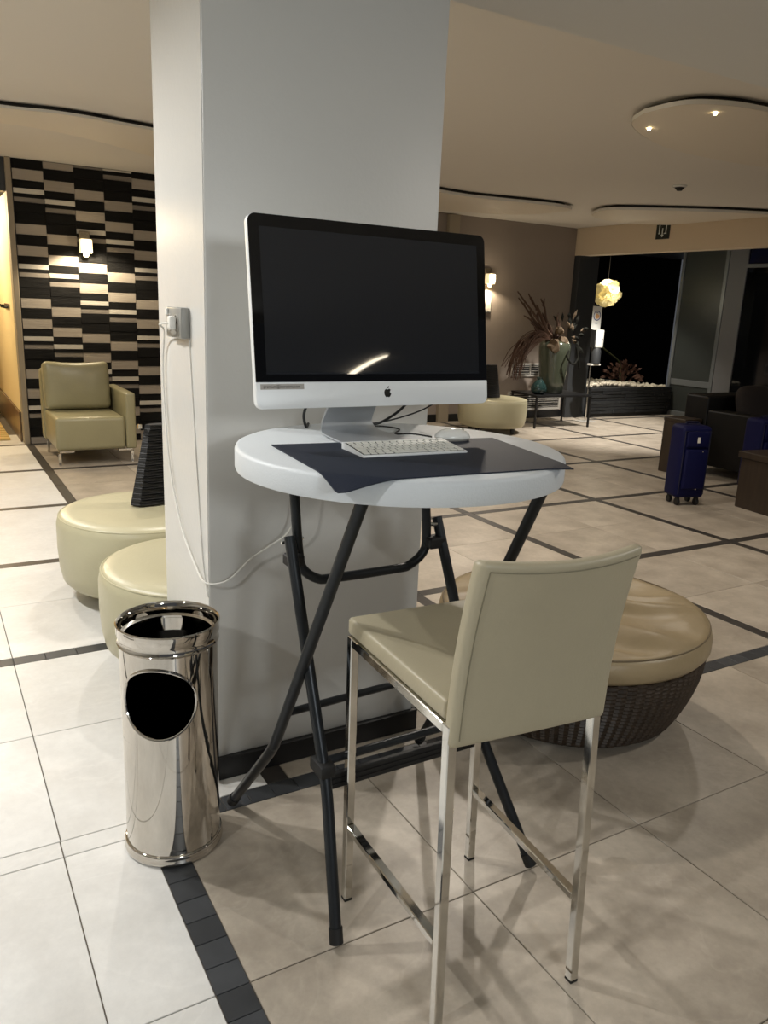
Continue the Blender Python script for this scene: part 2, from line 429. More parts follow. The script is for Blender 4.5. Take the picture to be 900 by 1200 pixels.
cloud_disc([(3.7, 6.75), (4.1, 6.53), (4.45, 6.56), (4.72, 6.58), (5.08, 6.53), (5.42, 6.47), (5.76, 6.46), (6.0, 6.65), (5.85, 7.3), (5.2, 7.6), (4.3, 7.65), (3.75, 7.3)],
           2.50, .03, label='oval ceiling panel above the taupe wall, seen just right of the pillar')
cloud_disc([(-.5, 6.1), (-.1, 5.78), (.3, 5.66), (.62, 5.63), (.82, 5.58), (1.02, 5.58), (1.24, 5.62), (1.46, 5.66), (2.0, 5.78), (2.6, 6.15), (2.5, 6.75), (2.1, 6.85), (1.71, 6.67), (1.26, 6.34), (.9, 6.17), (.58, 6.14), (.1, 6.3), (-.3, 6.35)],
           2.505, .02, label='wavy-edged ceiling panel at far left, in front of the striped wall')
# added glow strip standing in for a panel's lit rim, mirrored in the display
t0 = thing('curved_rim_glow', 'slender curved glowing strip added behind the photographer, mirrored in the black display', 'glow strip', (3.4, -2.8, 2.29))
cl = [(3.60, -3.95, 2.276), (3.49, -3.41, 2.276), (3.40, -2.9, 2.276), (3.36, -2.50, 2.276), (3.38, -2.28, 2.276)]
cl = smooth_path(cl, 8); b = nb(); tube(b, cl, [.030-.024*i/(len(cl)-1) for i in range(len(cl))], 10); obj('glow_strip', b, 'rimglow', t0)
b = nb(); tube(b, [(p.x+.02, p.y, 2.287) for p in cl], .008, 8); obj('rail', b, 'grille', t0)
# smoke detector
t0 = thing('smoke_detector', 'round white smoke detector on the ceiling at right', 'smoke detector', (6.06, 5.28, 2.62))
obj('base', lathe(nb(), [(.001, 2.60), (.055, 2.602), (.062, 2.61), (.062, 2.6195)], (6.06, 5.28, 0), 32), 'white_gloss', t0)
obj('sensor', lathe(nb(), [(.001, 2.572), (.022, 2.574), (.030, 2.585), (.044, 2.5995)], (6.06, 5.28, 0), 32), 'hole', t0)

# ------------------------------------------------------------------ striped wall at left, corridor opening
SW = 8.38
ws = struct('wall_striped', box(nb(), .845, 3.0, SW, SW+.12, 0, 2.62), 'black', smooth=False)
cols = [.862, 1.126, 1.393, 1.659, 1.925, 2.19, 2.455, 2.72, 2.985]
offs = [0, .073, .315, .388, .638, .04, .34, .11]
seq = [('p_beige', .095), ('p_black', .095), ('p_beige', .095), ('p_black', .070), ('p_light', .045), ('p_black', .032), ('p_grey', .045), ('p_black', .092), ('p_black', .095)]
per = sum(h for _, h in seq)
# top of strip A in the first column is about z = 1.66
pc = {}
for ci in range(8):
    z = 1.395-offs[ci]+per*3; xa, xb_ = cols[ci], cols[ci+1]; i = 0
    while z > 0:
        mk, h = seq[i % len(seq)]; z1 = min(z, 2.617); z0 = max(z-h, .002)
        if z1-z0 > .012:
            key = (mk, round(xb_-xa, 3), round(z1-z0, 3), i % 3)
            if key not in pc:
                dep = (.014, .020, .017)[i % 3]
                bb = nb(); hh = z1-z0
                box(bb, .001, xb_-xa-.001, -dep, 0, .0015, hh-.0015, .001, 1)
                me = bpy.data.meshes.new('panel_strip'); bb.to_mesh(me); bb.free(); me.materials.append(M[mk]); pc[key] = me
            o = bpy.data.objects.new('panel_strip', pc[key]); C.objects.link(o); o.location = (xa, SW, z0); o.parent = ws
        z -= h; i += 1
struct('trim_2', box(nb(), .803, .852, 8.34, 8.505, 0, 2.619, .004, 1), 'jamb')
struct('wall_corridor_right', box(nb(), .802, .83, 8.506, 11.6, .30, 2.33), 'yellow', smooth=False)
struct('baseboard_corridor', box(nb(), .785, .8015, 8.51, 11.6, 0, .2995, .004, 1), 'marble')
struct('wall_corridor_end', box(nb(), -3, .9, 11.6, 11.7, 0, 2.62), 'yellow', smooth=False)
struct('wall_lintel', box(nb(), -3, .802, 8.38, 8.50, 2.33, 2.62), 'darkpanel', smooth=False)
struct('wall_left', box(nb(), -3.1, -3, -3, 11.7, 0, 2.72), 'wall', smooth=False)
d1 = struct('door_1', box(nb(), .50, .70, 10.2, 10.28, 0, 2.1, .004, 1), 'wood_red')
h = nb(); tube(h, [(.56, 10.19, 1.0), (.56, 10.14, 1.0), (.64, 10.14, 1.0)], .012, 8); obj('door_handle', h, 'sconce_metal', d1)
light('POINT', 'corridor_lamp', (.15, 9.3, 2.2), 55, (1, .80, .50), .08)
t0 = thing('wall_hook_rail', 'small brass wall hooks on the yellow corridor wall', 'wall hook', (.70, 9.0, 1.3))
h = nb(); box(h, .790, .8015, 8.8, 9.25, 1.28, 1.33, .003, 1); obj('rail', h, 'sconce_metal', t0)
for yy in (8.85, 9.0, 9.18):
    h = nb(); tube(h, [(.790, yy, 1.30), (.76, yy, 1.29), (.745, yy, 1.32)], .008, 8, 4); obj('hook', h, 'hole', t0)
t0 = thing('slatted_mat', 'pale wooden slatted mat on the corridor floor at far left', 'mat', (.3, 9.3, 0))
for k in range(12):
    obj('slat', box(nb(), -.4, .70, 8.62+k*.13, 8.70+k*.13, .0005, .028, .004, 1), 'slat', t0)

def sconce(x, y, z, label):
    t = thing('wall_sconce', label, 'wall lamp', (x, y, z), 'wall sconces')
    obj('back_plate', box(nb(), x-.05, x+.05, y-.022, y-.001, z-.02, z+.10, .004, 1), 'sconce_metal', t)
    obj('glass_shade', box(nb(), x-.055, x+.055, y-.12, y-.024, z-.10, z+.03, .012, 2), 'frosted', t)
    obj('bulb', lathe(nb(), [(.001, -.135), (.02, -.13), (.026, -.115), (.022, -.1005)], (x, y-.07, z), 20), 'sconce', t)
    return t
sconce(1.455, 8.358, 1.93, 'small glass wall sconce glowing on the black and white striped wall')
light('SPOT', 'sconce_light', (1.455, 8.14, 1.86), 24, (1, .84, .60), .02, (1.50, 8.40, .9), 150, .4)
light('POINT', 'sconce_light', (1.455, 8.20, 1.90), 1.2, (1, .80, .50), .03)

# ------------------------------------------------------------------ armchair by the striped wall
t0 = thing('armchair', 'olive cream leather armchair with one arm and chrome feet by the striped wall', 'armchair', (1.28, 7.5, 0))
obj('seat', box(nb(), .935, 1.515, 7.14, 7.92, .13, .42, .035, 4), 'arm', t0)
obj('arm', box(nb(), 1.518, 1.605, 7.13, 7.93, .13, .625, .02, 3), 'arm', t0)
obj('back_frame', box(nb(), .92, 1.515, 7.80, 7.95, .13, .78, .03, 3), 'arm', t0)
b = nb(); mt = Matrix.Translation((1.215, 7.70, .42)) @ Matrix.Rotation(math.radians(-10), 4, 'X')
t = nb(); bmesh.ops.create_grid(t, x_segments=14, y_segments=14, size=.5)
t2 = nb(); box(t2, -.285, .285, -.085, .085, 0, .42, .05, 4); bmesh.ops.subdivide_edges(t2, edges=t2.edges[:], cuts=3, use_grid_fill=True)
for v in t2.verts:
    u = v.co.x/.285; s = v.co.z/.42; v.co.y += -.03*(1-u*u)*(1-(2*s-1)**2)*(1 if v.co.y < 0 else -1)
    v.co.z += .02*u*u*(1 if s > .5 else 0)
t.free(); merge(b, t2, mt); obj('back_cushion', b, 'arm', t0, angle=60)
for (fx, fy) in ((.96, 7.18), (1.57, 7.18), (.96, 7.88), (1.57, 7.88)):
    f_ = nb(); box(f_, fx-.012, fx+.012, fy-.012, fy+.012, 0, .112, .002, 1)
    sx = 1 if fx < 1.2 else -1
    box(f_, min(fx, fx+sx*.12), max(fx, fx+sx*.12), fy-.012, fy+.012, .112, .1295, .002, 1); obj('foot', f_, 'chrome', t0)

# ------------------------------------------------------------------ round poufs
def pouf(cx, cy, r, h, label, back=None, feet_ang=45):
    t = thing('round_pouf', label, 'pouf', (cx, cy, 0), 'cream leather poufs')
    z0 = .075
    prof = [(r*.80, z0), (r*.90, z0+.004), (r*.955, z0+.03), (r*.985, z0+.09), (r, h*.62), (r*.995, h-.05), (r*.975, h-.018), (r*.93, h-.004), (r*.80, h+.002), (r*.5, h-.006), (r*.2, h-.012), (.001, h-.012)]
    def f(rr, zz, a): return rr*(1+.004*math.sin(5*a+zz*9)), zz
    obj('upholstery', lathe(nb(), prof, (cx, cy, 0), 72, f), 'pouf', t, angle=70)
    sm = nb(); lathe(sm, [(r*.968+math.cos(u)*.004, h-.016+math.sin(u)*.004) for u in [2*PI*k/6 for k in range(6)]], (cx, cy, 0), 72, close=True)
    obj('piping', sm, 'pouf', t)
    for k in range(4):
        a = math.radians(feet_ang+90*k)
        obj('foot', lathe(nb(), [(.024, 0), (.028, z0-.001)], (cx+math.cos(a)*r*.72, cy+math.sin(a)*r*.72, 0), 16), 'black', t)
    if back:
        x0, x1, yb, zt, yaw = back
        bb = nb(); n = 44; W = x1-x0; nx = 14
        for sgn in (-1, 1):
            grid = []
            for j in range(n*2+1):
                s = j/(n*2); row = []
                for i in range(nx+1):
                    u = i/nx
                    tap = .085*s
                    xx = (-W/2+tap)+(W-2*tap)*u
                    bow = .05*(2*u-1)**2
                    yy = sgn*.055*(1-.5*s)*math.sqrt(max(0, 1-(2*u-1)**6))-bow*.6+(sgn*.004*(1 if j % 2 else -1)*(.6+.4*math.sin(u*9+j))*math.sqrt(max(0, 1-(2*u-1)**4)) if 0 < j < 2*n else 0)
                    row.append(bb.verts.new((xx, yy+.0, s*(zt-h))))
                grid.append(row)
            for j in range(n*2):
                for i in range(nx): bb.faces.new((grid[j][i], grid[j][i+1], grid[j+1][i+1], grid[j+1][i]))
        bmesh.ops.remove_doubles(bb, verts=bb.verts[:], dist=.0008)
        bmesh.ops.holes_fill(bb, edges=[e for e in bb.edges if e.is_boundary], sides=200)
        mt = Matrix.Translation(((x0+x1)/2, yb, h-.004)) @ Matrix.Rotation(yaw, 4, 'Z')
        bmesh.ops.transform(bb, matrix=mt, verts=bb.verts)
        o = obj('ruched_backrest', bb, 'black_fab', t, angle=20); o['label'] = 'black ruched backrest'
        o2 = obj('snap', box(nb(), x0+.045, x0+.065, yb-.07, yb-.045, zt-.02, zt+.004, .004, 1), 'chrome', t)
    return t
pouf(.905, 3.86, .425, .43, 'round cream leather pouf with black ruched backrest behind the nearer pouf', (.845, 1.36, 3.98, .835, 0))
pouf(.915, 2.99, .405, .42, 'round cream leather pouf right behind the steel bin and pillar')

# ------------------------------------------------------------------ right: taupe wall, bulkhead, recess
GW = 8.70
wg = struct('wall_grey', box(nb(), 3.0, 8.05, GW, GW+.12, 0, 2.62), 'greywall', smooth=False)
struct('baseboard_back', box(nb(), 3.0, 8.05, GW-.015, GW-.0005, 0, .10, .003, 1), 'black')
struct('trim_3', box(nb(), 5.86, 6.02, GW-.07, GW-.001, .0, 2.61, .004, 1), 'jamb')
struct('wall_header', box(nb(), 8.05, 8.25, -3, 8.82, 2.26, 2.72), 'header', smooth=False)
struct('trim_4', box(nb(), 8.06, 8.43, 8.60, 8.80, 0, 2.2595, .003, 1), 'darkpanel')
struct('ceiling_recess', box(nb(), 8.25, 12, -3, 12, 2.50, 2.72), 'darkpanel', smooth=False)
struct('wall_recess', box(nb(), 8.43, 12, 10.2, 10.3, 0, 2.5), 'void', smooth=False)
def exit_sign():
    X = 8.049
    t = thing('exit_sign', 'small dark exit sign with white doorway and down arrow on the bulkhead', 'sign', (X, 7.18, 2.41))
    pl = nb(); box(pl, X-.010, X-.0005, 7.075, 7.285, 2.405, 2.575, .002, 1); obj('plate', pl, 'exitg', t)
    def stroke(y0, y1, z0, z1): return box(nb(), X-.0115, X-.0102, y0, y1, z0, z1)
    obj('door_post', stroke(7.225, 7.240, 2.475, 2.570), 'exitw', t); obj('door_post', stroke(7.122, 7.137, 2.475, 2.570), 'exitw', t)
    obj('door_foot', stroke(7.215, 7.245, 2.465, 2.4745), 'exitw', t); obj('door_foot', stroke(7.118, 7.160, 2.465, 2.4745), 'exitw', t)
    ar = nb(); box(ar, X-.0115, X-.0102, 7.176, 7.190, 2.455, 2.532)
    vs_ = [ar.verts.new((xx, yy, zz)) for xx in (X-.0115, X-.0102) for yy, zz in ((7.208, 2.4549), (7.158, 2.4549), (7.183, 2.425))]
    ar.faces.new(vs_[:3]); ar.faces.new(vs_[3:][::-1])
    for k in range(3): ar.faces.new((vs_[k], vs_[(k+1) % 3], vs_[3+(k+1) % 3], vs_[3+k]))
    obj('arrow', ar, 'exitw', t)
exit_sign()
sconce(6.535, 8.68, 1.90, 'bright glass wall sconce on the taupe wall beside the monitor')
light('SPOT', 'sconce_light', (6.535, 8.60, 1.75), 9, (1, .85, .62), .02, (6.6, 8.75, .6), 150, .4)
light('POINT', 'sconce_light', (6.535, 8.52, 1.88), 1.5, (1, .85, .62), .03)
t0 = thing('framed_notice', 'small white framed notice hanging under the right sconce', 'picture frame', (6.56, 8.69, 1.45))
f_ = nb(); box(f_, 6.50, 6.63, 8.675, 8.699, 1.44, 1.68, .004, 1); obj('frame', f_, 'frame_white', t0)
f_ = nb(); box(f_, 6.515, 6.615, 8.672, 8.6745, 1.455, 1.665); obj('sheet', f_, 'p_light', t0)
def louvre(x0, x1, z0, z1, label, n):
    t = thing('wall_vent', label, 'vent', ((x0+x1)/2, GW, z0), 'vents in the taupe wall')
    fr = nb(); yb = GW-.022
    box(fr, x0, x1, yb, GW-.001, z1-.03, z1, .002, 1); box(fr, x0, x1, yb, GW-.001, z0, z0+.03, .002, 1)
    box(fr, x0, x0+.03, yb, GW-.001, z0+.0302, z1-.0302, .002, 1); box(fr, x1-.03, x1, yb, GW-.001, z0+.0302, z1-.0302, .002, 1)
    if n < 5: box(fr, (x0+x1)/2-.01, (x0+x1)/2+.01, yb, GW-.001, z0+.0302, z1-.0302, .002, 1)
    obj('frame', fr, 'grille', t)
    obj('backing', box(nb(), x0+.031, x1-.031, GW-.004, GW-.001, z0+.031, z1-.031), 'grille_in', t)
    for k in range(n):
        z = z0+.03+(z1-z0-.06)*(k+.5)/n
        s = nb(); bar(s, (x0+.032, GW-.013, z), (x1-.032, GW-.013, z), .010, .006, (0, 1, .6), 0); obj('slat', s, 'grille', t)
louvre(7.08, 7.74, .59, .775, 'upper metal wall vent behind the tall vase', 4)
louvre(7.05, 8.02, .115, .385, 'lower metal wall vent under the console table', 7)

# console table with vases
t0 = thing('console_table', 'low black metal console table under the tall vase', 'table', (7.3, 8.08, 0))
CT = [(6.84, 7.84), (7.70, 7.76), (7.78, 8.36), (6.93, 8.44)]
for x, y in CT: obj('leg', box(nb(), x-.012, x+.012, y-.012, y+.012, 0, .405, .002, 1), 'black', t0)
fr = nb(); ov = [(6.825, 7.825), (7.715, 7.742), (7.797, 8.378), (6.915, 8.458)]
prism(fr, ov, .4055, .43); obj('tabletop', fr, 'black', t0)
t0 = thing('tall_vase', 'tall grey-green glazed floor vase holding dried branches', 'vase', (7.30, 8.10, .431))
prof = [(.001, 0), (.145, 0), (.155, .01), (.17, .15), (.19, .35), (.205, .52), (.208, .60), (.198, .655), (.165, .68), (.150, .685), (.150, .66), (.18, .64), (.185, .5), (.15, .1), (.001, .06)]
obj('body', lathe(nb(), prof, (7.28, 8.08, .431), 56), 'vase', t0, angle=60)
t0 = thing('glass_vase', 'small teal glass vase on the console beside the tall vase', 'vase', (7.02, 8.0, .431))
prof = [(.001, 0), (.06, 0), (.095, .03), (.105, .07), (.09, .12), (.055, .165), (.035, .195), (.045, .215), (.038, .215), (.03, .195), (.05, .16), (.08, .1), (.06, .02), (.001, .015)]
obj('body', lathe(nb(), prof, (6.98, 7.98, .431), 40), 'glassvase', t0, angle=60)
# dried arrangement
t0 = thing('dried_arrangement', 'dried brown branches and drooping russet grass in the tall vase', 'dried plant', (7.28, 8.08, 1.0))
VX, VY, VZ = 7.28, 8.06, 1.05
def stick(dx, dz, dy, r0=.012, n=5, wob=.04, name='branch', mk='branch'):
    pts = [(VX, VY, VZ-.25)]
    for k in range(1, n+1):
        s = k/n
        pts.append((VX+dx*s+random.uniform(-wob, wob)*.5, VY+dy*s, VZ+dz*s+random.uniform(-wob, wob)*.5))
    b_ = nb(); P_ = smooth_path(pts, 4); tube(b_, P_, [r0*(1-.75*i/len(P_)) for i in range(len(P_))], 6); 
    for k in range(3):
        i = random.randint(len(P_)//2, len(P_)-3); p = P_[i]
        tube(b_, [p, p+Vector((random.uniform(-.07, .02), random.uniform(-.02, .02), random.uniform(.02, .09)))], [r0*.5, r0*.25], 5)
    obj(name, b_, mk, t0)
for a in ((-.78, .66, -.1), (-.70, .58, .0), (-.52, .66, .05), (-.48, .50, -.1), (-.60, .38, 0), (-.38, .58, -.05), (-.46, .24, -.05), (-.25, .40, .05), (.02, .34, 0), (-.12, .42, -.1)):
    stick(*a, r0=.026)
for k in range(70):        # drooping grass plume
    a = random.uniform(.75, 1.0); dz = random.uniform(-.05, .10); drop = random.uniform(.15, .55); dy = random.uniform(-.12, .1)
    x1 = -.80*a
    pts = [(VX, VY, VZ-.2), (VX-.12, VY+dy*.3, VZ+.06), (VX+x1*.5, VY+dy*.6, VZ+.10+dz), (VX+x1*.85, VY+dy, VZ-.05+dz), (VX+x1*(1+random.uniform(-.1, .05)), VY+dy, VZ-drop*.8)]
    b_ = nb(); tube(b_, smooth_path(pts, 4), .0055, 3); obj('grass_blade', b_, 'grass', t0, smooth=False)
for k in range(26):        # dark curled leaves and blooms on the right
    a = random.uniform(0, 2*PI); r_ = random.uniform(.05, .22); c_ = Vector((VX+.16+math.cos(a)*r_*.9, VY-.05+random.uniform(-.1, .1), VZ+.16+math.sin(a)*r_))
    d_ = Vector((math.cos(a), random.uniform(-.4, .4), math.sin(a))).normalized(); l = random.uniform(.07, .14); n_ = d_.cross(Vector((0, 1, 0))).normalized()
    b_ = nb(); v = [b_.verts.new(c_-d_*l*.2), b_.verts.new(c_+d_*l*.4+n_*.028), b_.verts.new(c_+d_*l), b_.verts.new(c_+d_*l*.4-n_*.028), b_.verts.new(c_+d_*l*.4+Vector((0, -.02, 0)))]
    for q in ((0, 1, 4), (1, 2, 4), (2, 3, 4), (3, 0, 4)): b_.faces.new([v[i] for i in q])
    obj('leaf', b_, 'leaf_dark' if k % 4 else 'dried', t0, smooth=False)
for (dx, dz, r_) in ((-.12, .0, .085), (.0, .06, .07), (-.05, .20, .05)):
    b_ = nb(); ball(b_, (VX+dx, VY-.1, VZ+dz), r_, 2)
    for v in b_.verts: v.co += (v.co-Vector((VX+dx, VY-.1, VZ+dz)))*random.uniform(-.25, .35)
    obj('dried_bloom', b_, 'dried', t0, smooth=False)
b_ = nb(); tube(b_, [(VX+.05, VY-.2, VZ-.05), (VX, VY-.24, VZ-.14), (VX+.1, VY-.25, VZ-.22), (VX+.2, VY-.22, VZ-.14), (VX+.18, VY-.2, VZ-.0), (VX+.26, VY-.2, VZ-.28)], .012, 6, 5); obj('twisted_stem', b_, 'leaf_dark', t0)

# cream pouf in front of the taupe wall
pouf(6.13, 7.84, .43, .42, 'round cream leather pouf far off, partly hidden by the monitor', (5.80, 6.28, 7.92, .82, 0), 20)

# planter with white pebbles in the recess
t0 = thing('stone_planter', 'black slate planter bed filled with white pebbles', 'planter', (9.3, 8.9, 0))
obj('bed', box(nb(), 8.47, 10.16, 8.56, 9.9, .03, .42), 'darkpanel', t0, smooth=False)
random.seed(3)
for r_ in range(8):
    x = 8.45; z = .05+r_*.048
    while x < 10.16:
        l = random.uniform(.16, .42); x1 = min(x+l, 10.17)
        if x1-x > .03:
            d_ = random.uniform(0, .022)
            b_ = nb(); box(b_, x, x1-.003, 8.50+d_, 8.559, z, z+.045, .003, 1); obj('slate_ledge', b_, 'slate', t0, smooth=False)
        x = x1
obj('plinth', box(nb(), 8.46, 10.16, 8.53, 8.57, 0, .048), 'black', t0, smooth=False)
pb = nb(); ico = nb(); bmesh.ops.create_icosphere(ico, subdivisions=1, radius=1)
V0 = [v.co.copy() for v in ico.verts]; F0 = [[v.index for v in f.verts] for f in ico.faces]; ico.free()
for k in range(620):
    cx = random.uniform(8.52, 10.12); cy = 8.58+random.random()**1.6*.8; r_ = random.uniform(.022, .04)
    z_ = .435+random.uniform(-.005, .03)+.03*math.sin(cx*3)
    rot = Matrix.Rotation(random.uniform(0, 6), 3, 'Z')
    vv = [pb.verts.new(Vector((cx, cy, z_))+rot @ Vector((p.x*r_, p.y*r_*.8, p.z*r_*.62))) for p in V0]
    for f_ in F0: pb.faces.new([vv[i] for i in f_])
o = obj('pebbles', pb, 'pebble', t0, recalc=False, angle=80); o['kind'] = 'stuff'
# brown foliage clump and leaning yucca
t0 = thing('brown_shrub', 'brown leafy shrub at the right end of the pebble bed', 'shrub', (9.85, 9.2, .44))
random.seed(5)
for k in range(120):
    a = random.uniform(0, 2*PI); e = random.uniform(.1, 1.5); r_ = random.uniform(.12, .30)
    c_ = Vector((9.80+math.cos(a)*math.cos(e)*r_*1.2, 9.2+math.sin(a)*math.cos(e)*r_, .46+math.sin(e)*r_*.95))
    d_ = (c_-Vector((9.8, 9.2, .45))).normalized(); n_ = d_.cross(Vector((random.uniform(-1, 1), random.uniform(-1, 1), .3))).normalized(); l = .10
    b_ = nb(); v = [b_.verts.new(c_), b_.verts.new(c_+d_*l*.5+n_*.028), b_.verts.new(c_+d_*l+Vector((0, 0, -.02))), b_.verts.new(c_+d_*l*.5-n_*.028)]
    b_.faces.new(v[:3]); b_.faces.new((v[0], v[2], v[3])); obj('leaf', b_, 'plant_brown', t0, smooth=False)
b_ = nb(); tube(b_, [(9.8, 9.2, .43), (9.8, 9.2, .62)], .03, 8); obj('stem', b_, 'plant_brown', t0)
t0 = thing('leaning_yucca', 'slender yucca leaning to the left over the pebbles', 'plant', (10.0, 9.5, .44))
b_ = nb(); tube(b_, [(10.05, 9.5, .43), (10.0, 9.5, .72), (9.62, 9.45, .92), (9.15, 9.4, 1.16)], [.018, .012], 8, 5); obj('trunk', b_, 'plant_green', t0)
for k in range(22):
    a = 2*PI*k/22+random.uniform(-.1, .1); l = random.uniform(.2, .36)
    b_ = nb(); c_ = Vector((9.2, 9.4, 1.14)); d_ = Vector((math.cos(a), random.uniform(-.5, .5), math.sin(a)*.9+.15)).normalized(); n_ = d_.cross(Vector((0, 1, .2))).normalized()*.010
    v = [b_.verts.new(c_-n_), b_.verts.new(c_+n_), b_.verts.new(c_+d_*l+Vector((0, 0, -.03)))]; b_.faces.new(v); obj('leaf', b_, 'plant_green', t0, smooth=False)
# pendant lamp of paper petals
LX, LY, LZ = 9.04, 9.0, 1.79
t0 = thing('pendant_lamp', 'cream paper petal pendant lamp hanging over the pebbles', 'lamp', (LX, LY, LZ))
b_ = nb(); tube(b_, [(LX, LY, LZ+.12), (LX, LY, 2.499)], .004, 6); obj('cord', b_, 'sconce_metal', t0)
obj('core', ball(nb(), (LX, LY, LZ), .08, 2), 'petal', t0)
random.seed(11)
for k in range(90):
    z = random.uniform(-1, 1); a = random.uniform(0, 2*PI); rr = math.sqrt(1-z*z); n_ = Vector((rr*math.cos(a), rr*math.sin(a), z*.8)).normalized()
    c_ = Vector((LX, LY, LZ))+n_*random.uniform(.07, .15); u = n_.cross(Vector((random.uniform(-1, 1), random.uniform(-1, 1), random.uniform(-1, 1)))).normalized(); v_ = n_.cross(u)
    R_ = random.uniform(.055, .10); b_ = nb(); cc = b_.verts.new(c_); ring = []
    for q in range(7):
        an = 2*PI*q/7; lift = random.uniform(.02, .075)
        ring.append(b_.verts.new(c_+(u*math.cos(an)+v_*math.sin(an))*R_+n_*lift))
    for q in range(7): b_.faces.new((cc, ring[q], ring[(q+1) % 7]))
    obj('petal', b_, 'petal', t0, angle=60)
light('POINT', 'pendant_light', (LX-.12, LY-.34, LZ-.05), 2.5, (1, .92, .72), .06)
light('SPOT', 'bed_light', (9.2, 8.8, 2.45), 55, (1, .92, .78), .03, (9.2, 8.75, 0), 90, .5)

# sanitiser stand
t0 = thing('sanitiser_stand', 'slim white hand sanitiser stand with a sign in front of the planter', 'dispenser stand', (8.22, 8.22, 0))
SX, SY = 8.08, 8.20
obj('base', box(nb(), SX-.13, SX+.13, SY-.10, SY+.10, 0, .012, .003, 1), 'grille', t0)
b_ = nb(); tube(b_, [(SX, SY, .0125), (SX, SY, 1.30)], .012, 12); obj('pole', b_, 'chrome', t0)
obj('drip_tray', box(nb(), SX-.085, SX+.085, SY-.10, SY-.013, .79, .815, .004, 1), 'frame_white', t0)
o = obj('bottle', lathe(nb(), [(.06, .8155), (.065, .84), (.065, .98), (.05, 1.03)], (SX-.005, SY-.08, 0), 24), 'darkpanel', t0)
dsp = obj('dispenser', box(nb(), SX-.065, SX+.075, SY-.12, SY-.013, 1.035, 1.275, .012, 2), 'white_gloss', t0)
obj('dispenser_side', box(nb(), SX-.085, SX-.0655, SY-.11, SY-.02, 1.035, 1.27, .003, 1), 'hole', t0)
obj('sensor_window', box(nb(), SX+.035, SX+.052, SY-.1225, SY-.1205, 1.13, 1.16), 'hole', t0)
sg = obj('sign_plate', box(nb(), SX-.085, SX+.085, SY-.02, SY-.0125, 1.278, 1.585, .003, 1), 'white_gloss', t0)
rg = nb(); mt = Matrix.Translation((SX, SY-.0205, 1.46)) @ Matrix.Rotation(PI/2, 4, 'X')
tt = nb(); lathe(tt, [(.056, 0), (.066, 0), (.066, .0015), (.056, .0015)], (0, 0, 0), 40, close=True); merge(rg, tt, mt); obj('ring', rg, 'blue_ink', sg)
hd = nb(); tt = nb()
prism(tt, [(-.03, -.03), (.0, -.045), (.035, -.03), (.045, .0), (.02, .012), (-.005, .03), (-.02, .015), (-.035, -.005)], 0, .0015); merge(hd, tt, mt); obj('hands_symbol', hd, 'skin_ink', sg)
hd = nb(); tt = nb(); prism(tt, [(-.02, .035), (.015, .035), (.015, .045), (-.02, .045)], 0, .0015); merge(hd, tt, mt); obj('pump_symbol', hd, 'grey_ink', sg)
hd = nb(); box(hd, SX-.035, SX+.02, SY-.022, SY-.0205, 1.355, 1.366); obj('caption_bar', hd, 'blue_ink', sg)

# glazed wall at far right
GX = 10.2
b_ = nb(); struct('window_1', box(b_, GX, GX+.02, 7.86, 8.58, .07, 2.49), 'grey_reflect', smooth=False)
win = bpy.data.objects['window_1']
obj('window_frame', box(nb(), GX-.02, GX+.03, 8.581, 8.63, 0, 2.499, .003, 1), 'winframe', win)
obj('window_frame', box(nb(), GX-.03, GX+.03, 7.80, 7.859, 0, 2.499, .003, 1), 'winframe', win)
obj('sill', box(nb(), GX-.05, GX+.03, 7.86, 8.58, 0, .069, .003, 1), 'winframe', win)
obj('reflection_strip', box(nb(), GX-.012, GX-.0005, 7.862, 8.578, .47, .56, .002, 1), 'winframe', win)  # pale bar modelling a strip of reflected light on the glass
struct('trim_5', box(nb(), GX-.02, GX+.12, 7.50, 7.799, 0, 2.499, .003, 1), 'column')
w2 = struct('window_2', box(nb(), GX, GX+.02, 4.0, 7.499, .07, 2.20), 'night', smooth=False)
obj('transom', box(nb(), GX-.03, GX+.03, 4.0, 7.499, 2.2, 2.25, .003, 1), 'winframe', w2)
obj('upper_pane', box(nb(), GX, GX+.02, 4.0, 7.499, 2.2505, 2.499), 'nightblue', w2, smooth=False)
obj('sill', box(nb(), GX-.03, GX+.03, 4.0, 7.499, 0, .069, .003, 1), 'winframe', w2)

# ------------------------------------------------------------------ sofa, tables, suitcases
t0 = thing('sofa', 'black leather sofa with loose brown back cushions behind the suitcase', 'sofa', (7.3, 4.6, 0))
obj('arm', box(nb(), 6.45, 6.64, 4.10, 4.95, .10, .63, .02, 3), 'sofa', t0)
obj('back', box(nb(), 6.45, 8.6, 4.951, 5.22, .10, .76, .025, 3), 'sofa', t0)
obj('base', box(nb(), 6.641, 8.6, 4.12, 4.95, .10, .30, .01, 2), 'sofa', t0)
for k in range(2):
    x = 6.65+k*.96; obj('seat_cushion', box(nb(), x, x+.95, 4.10, 4.94, .301, .44, .03, 3), 'sofa', t0)
for (fx, fy) in ((6.5, 4.15), (6.5, 5.15), (8.5, 4.15), (8.5, 5.15)): obj('foot', box(nb(), fx-.03, fx+.03, fy-.03, fy+.03, 0, .0995, .003, 1), 'chrome', t0)
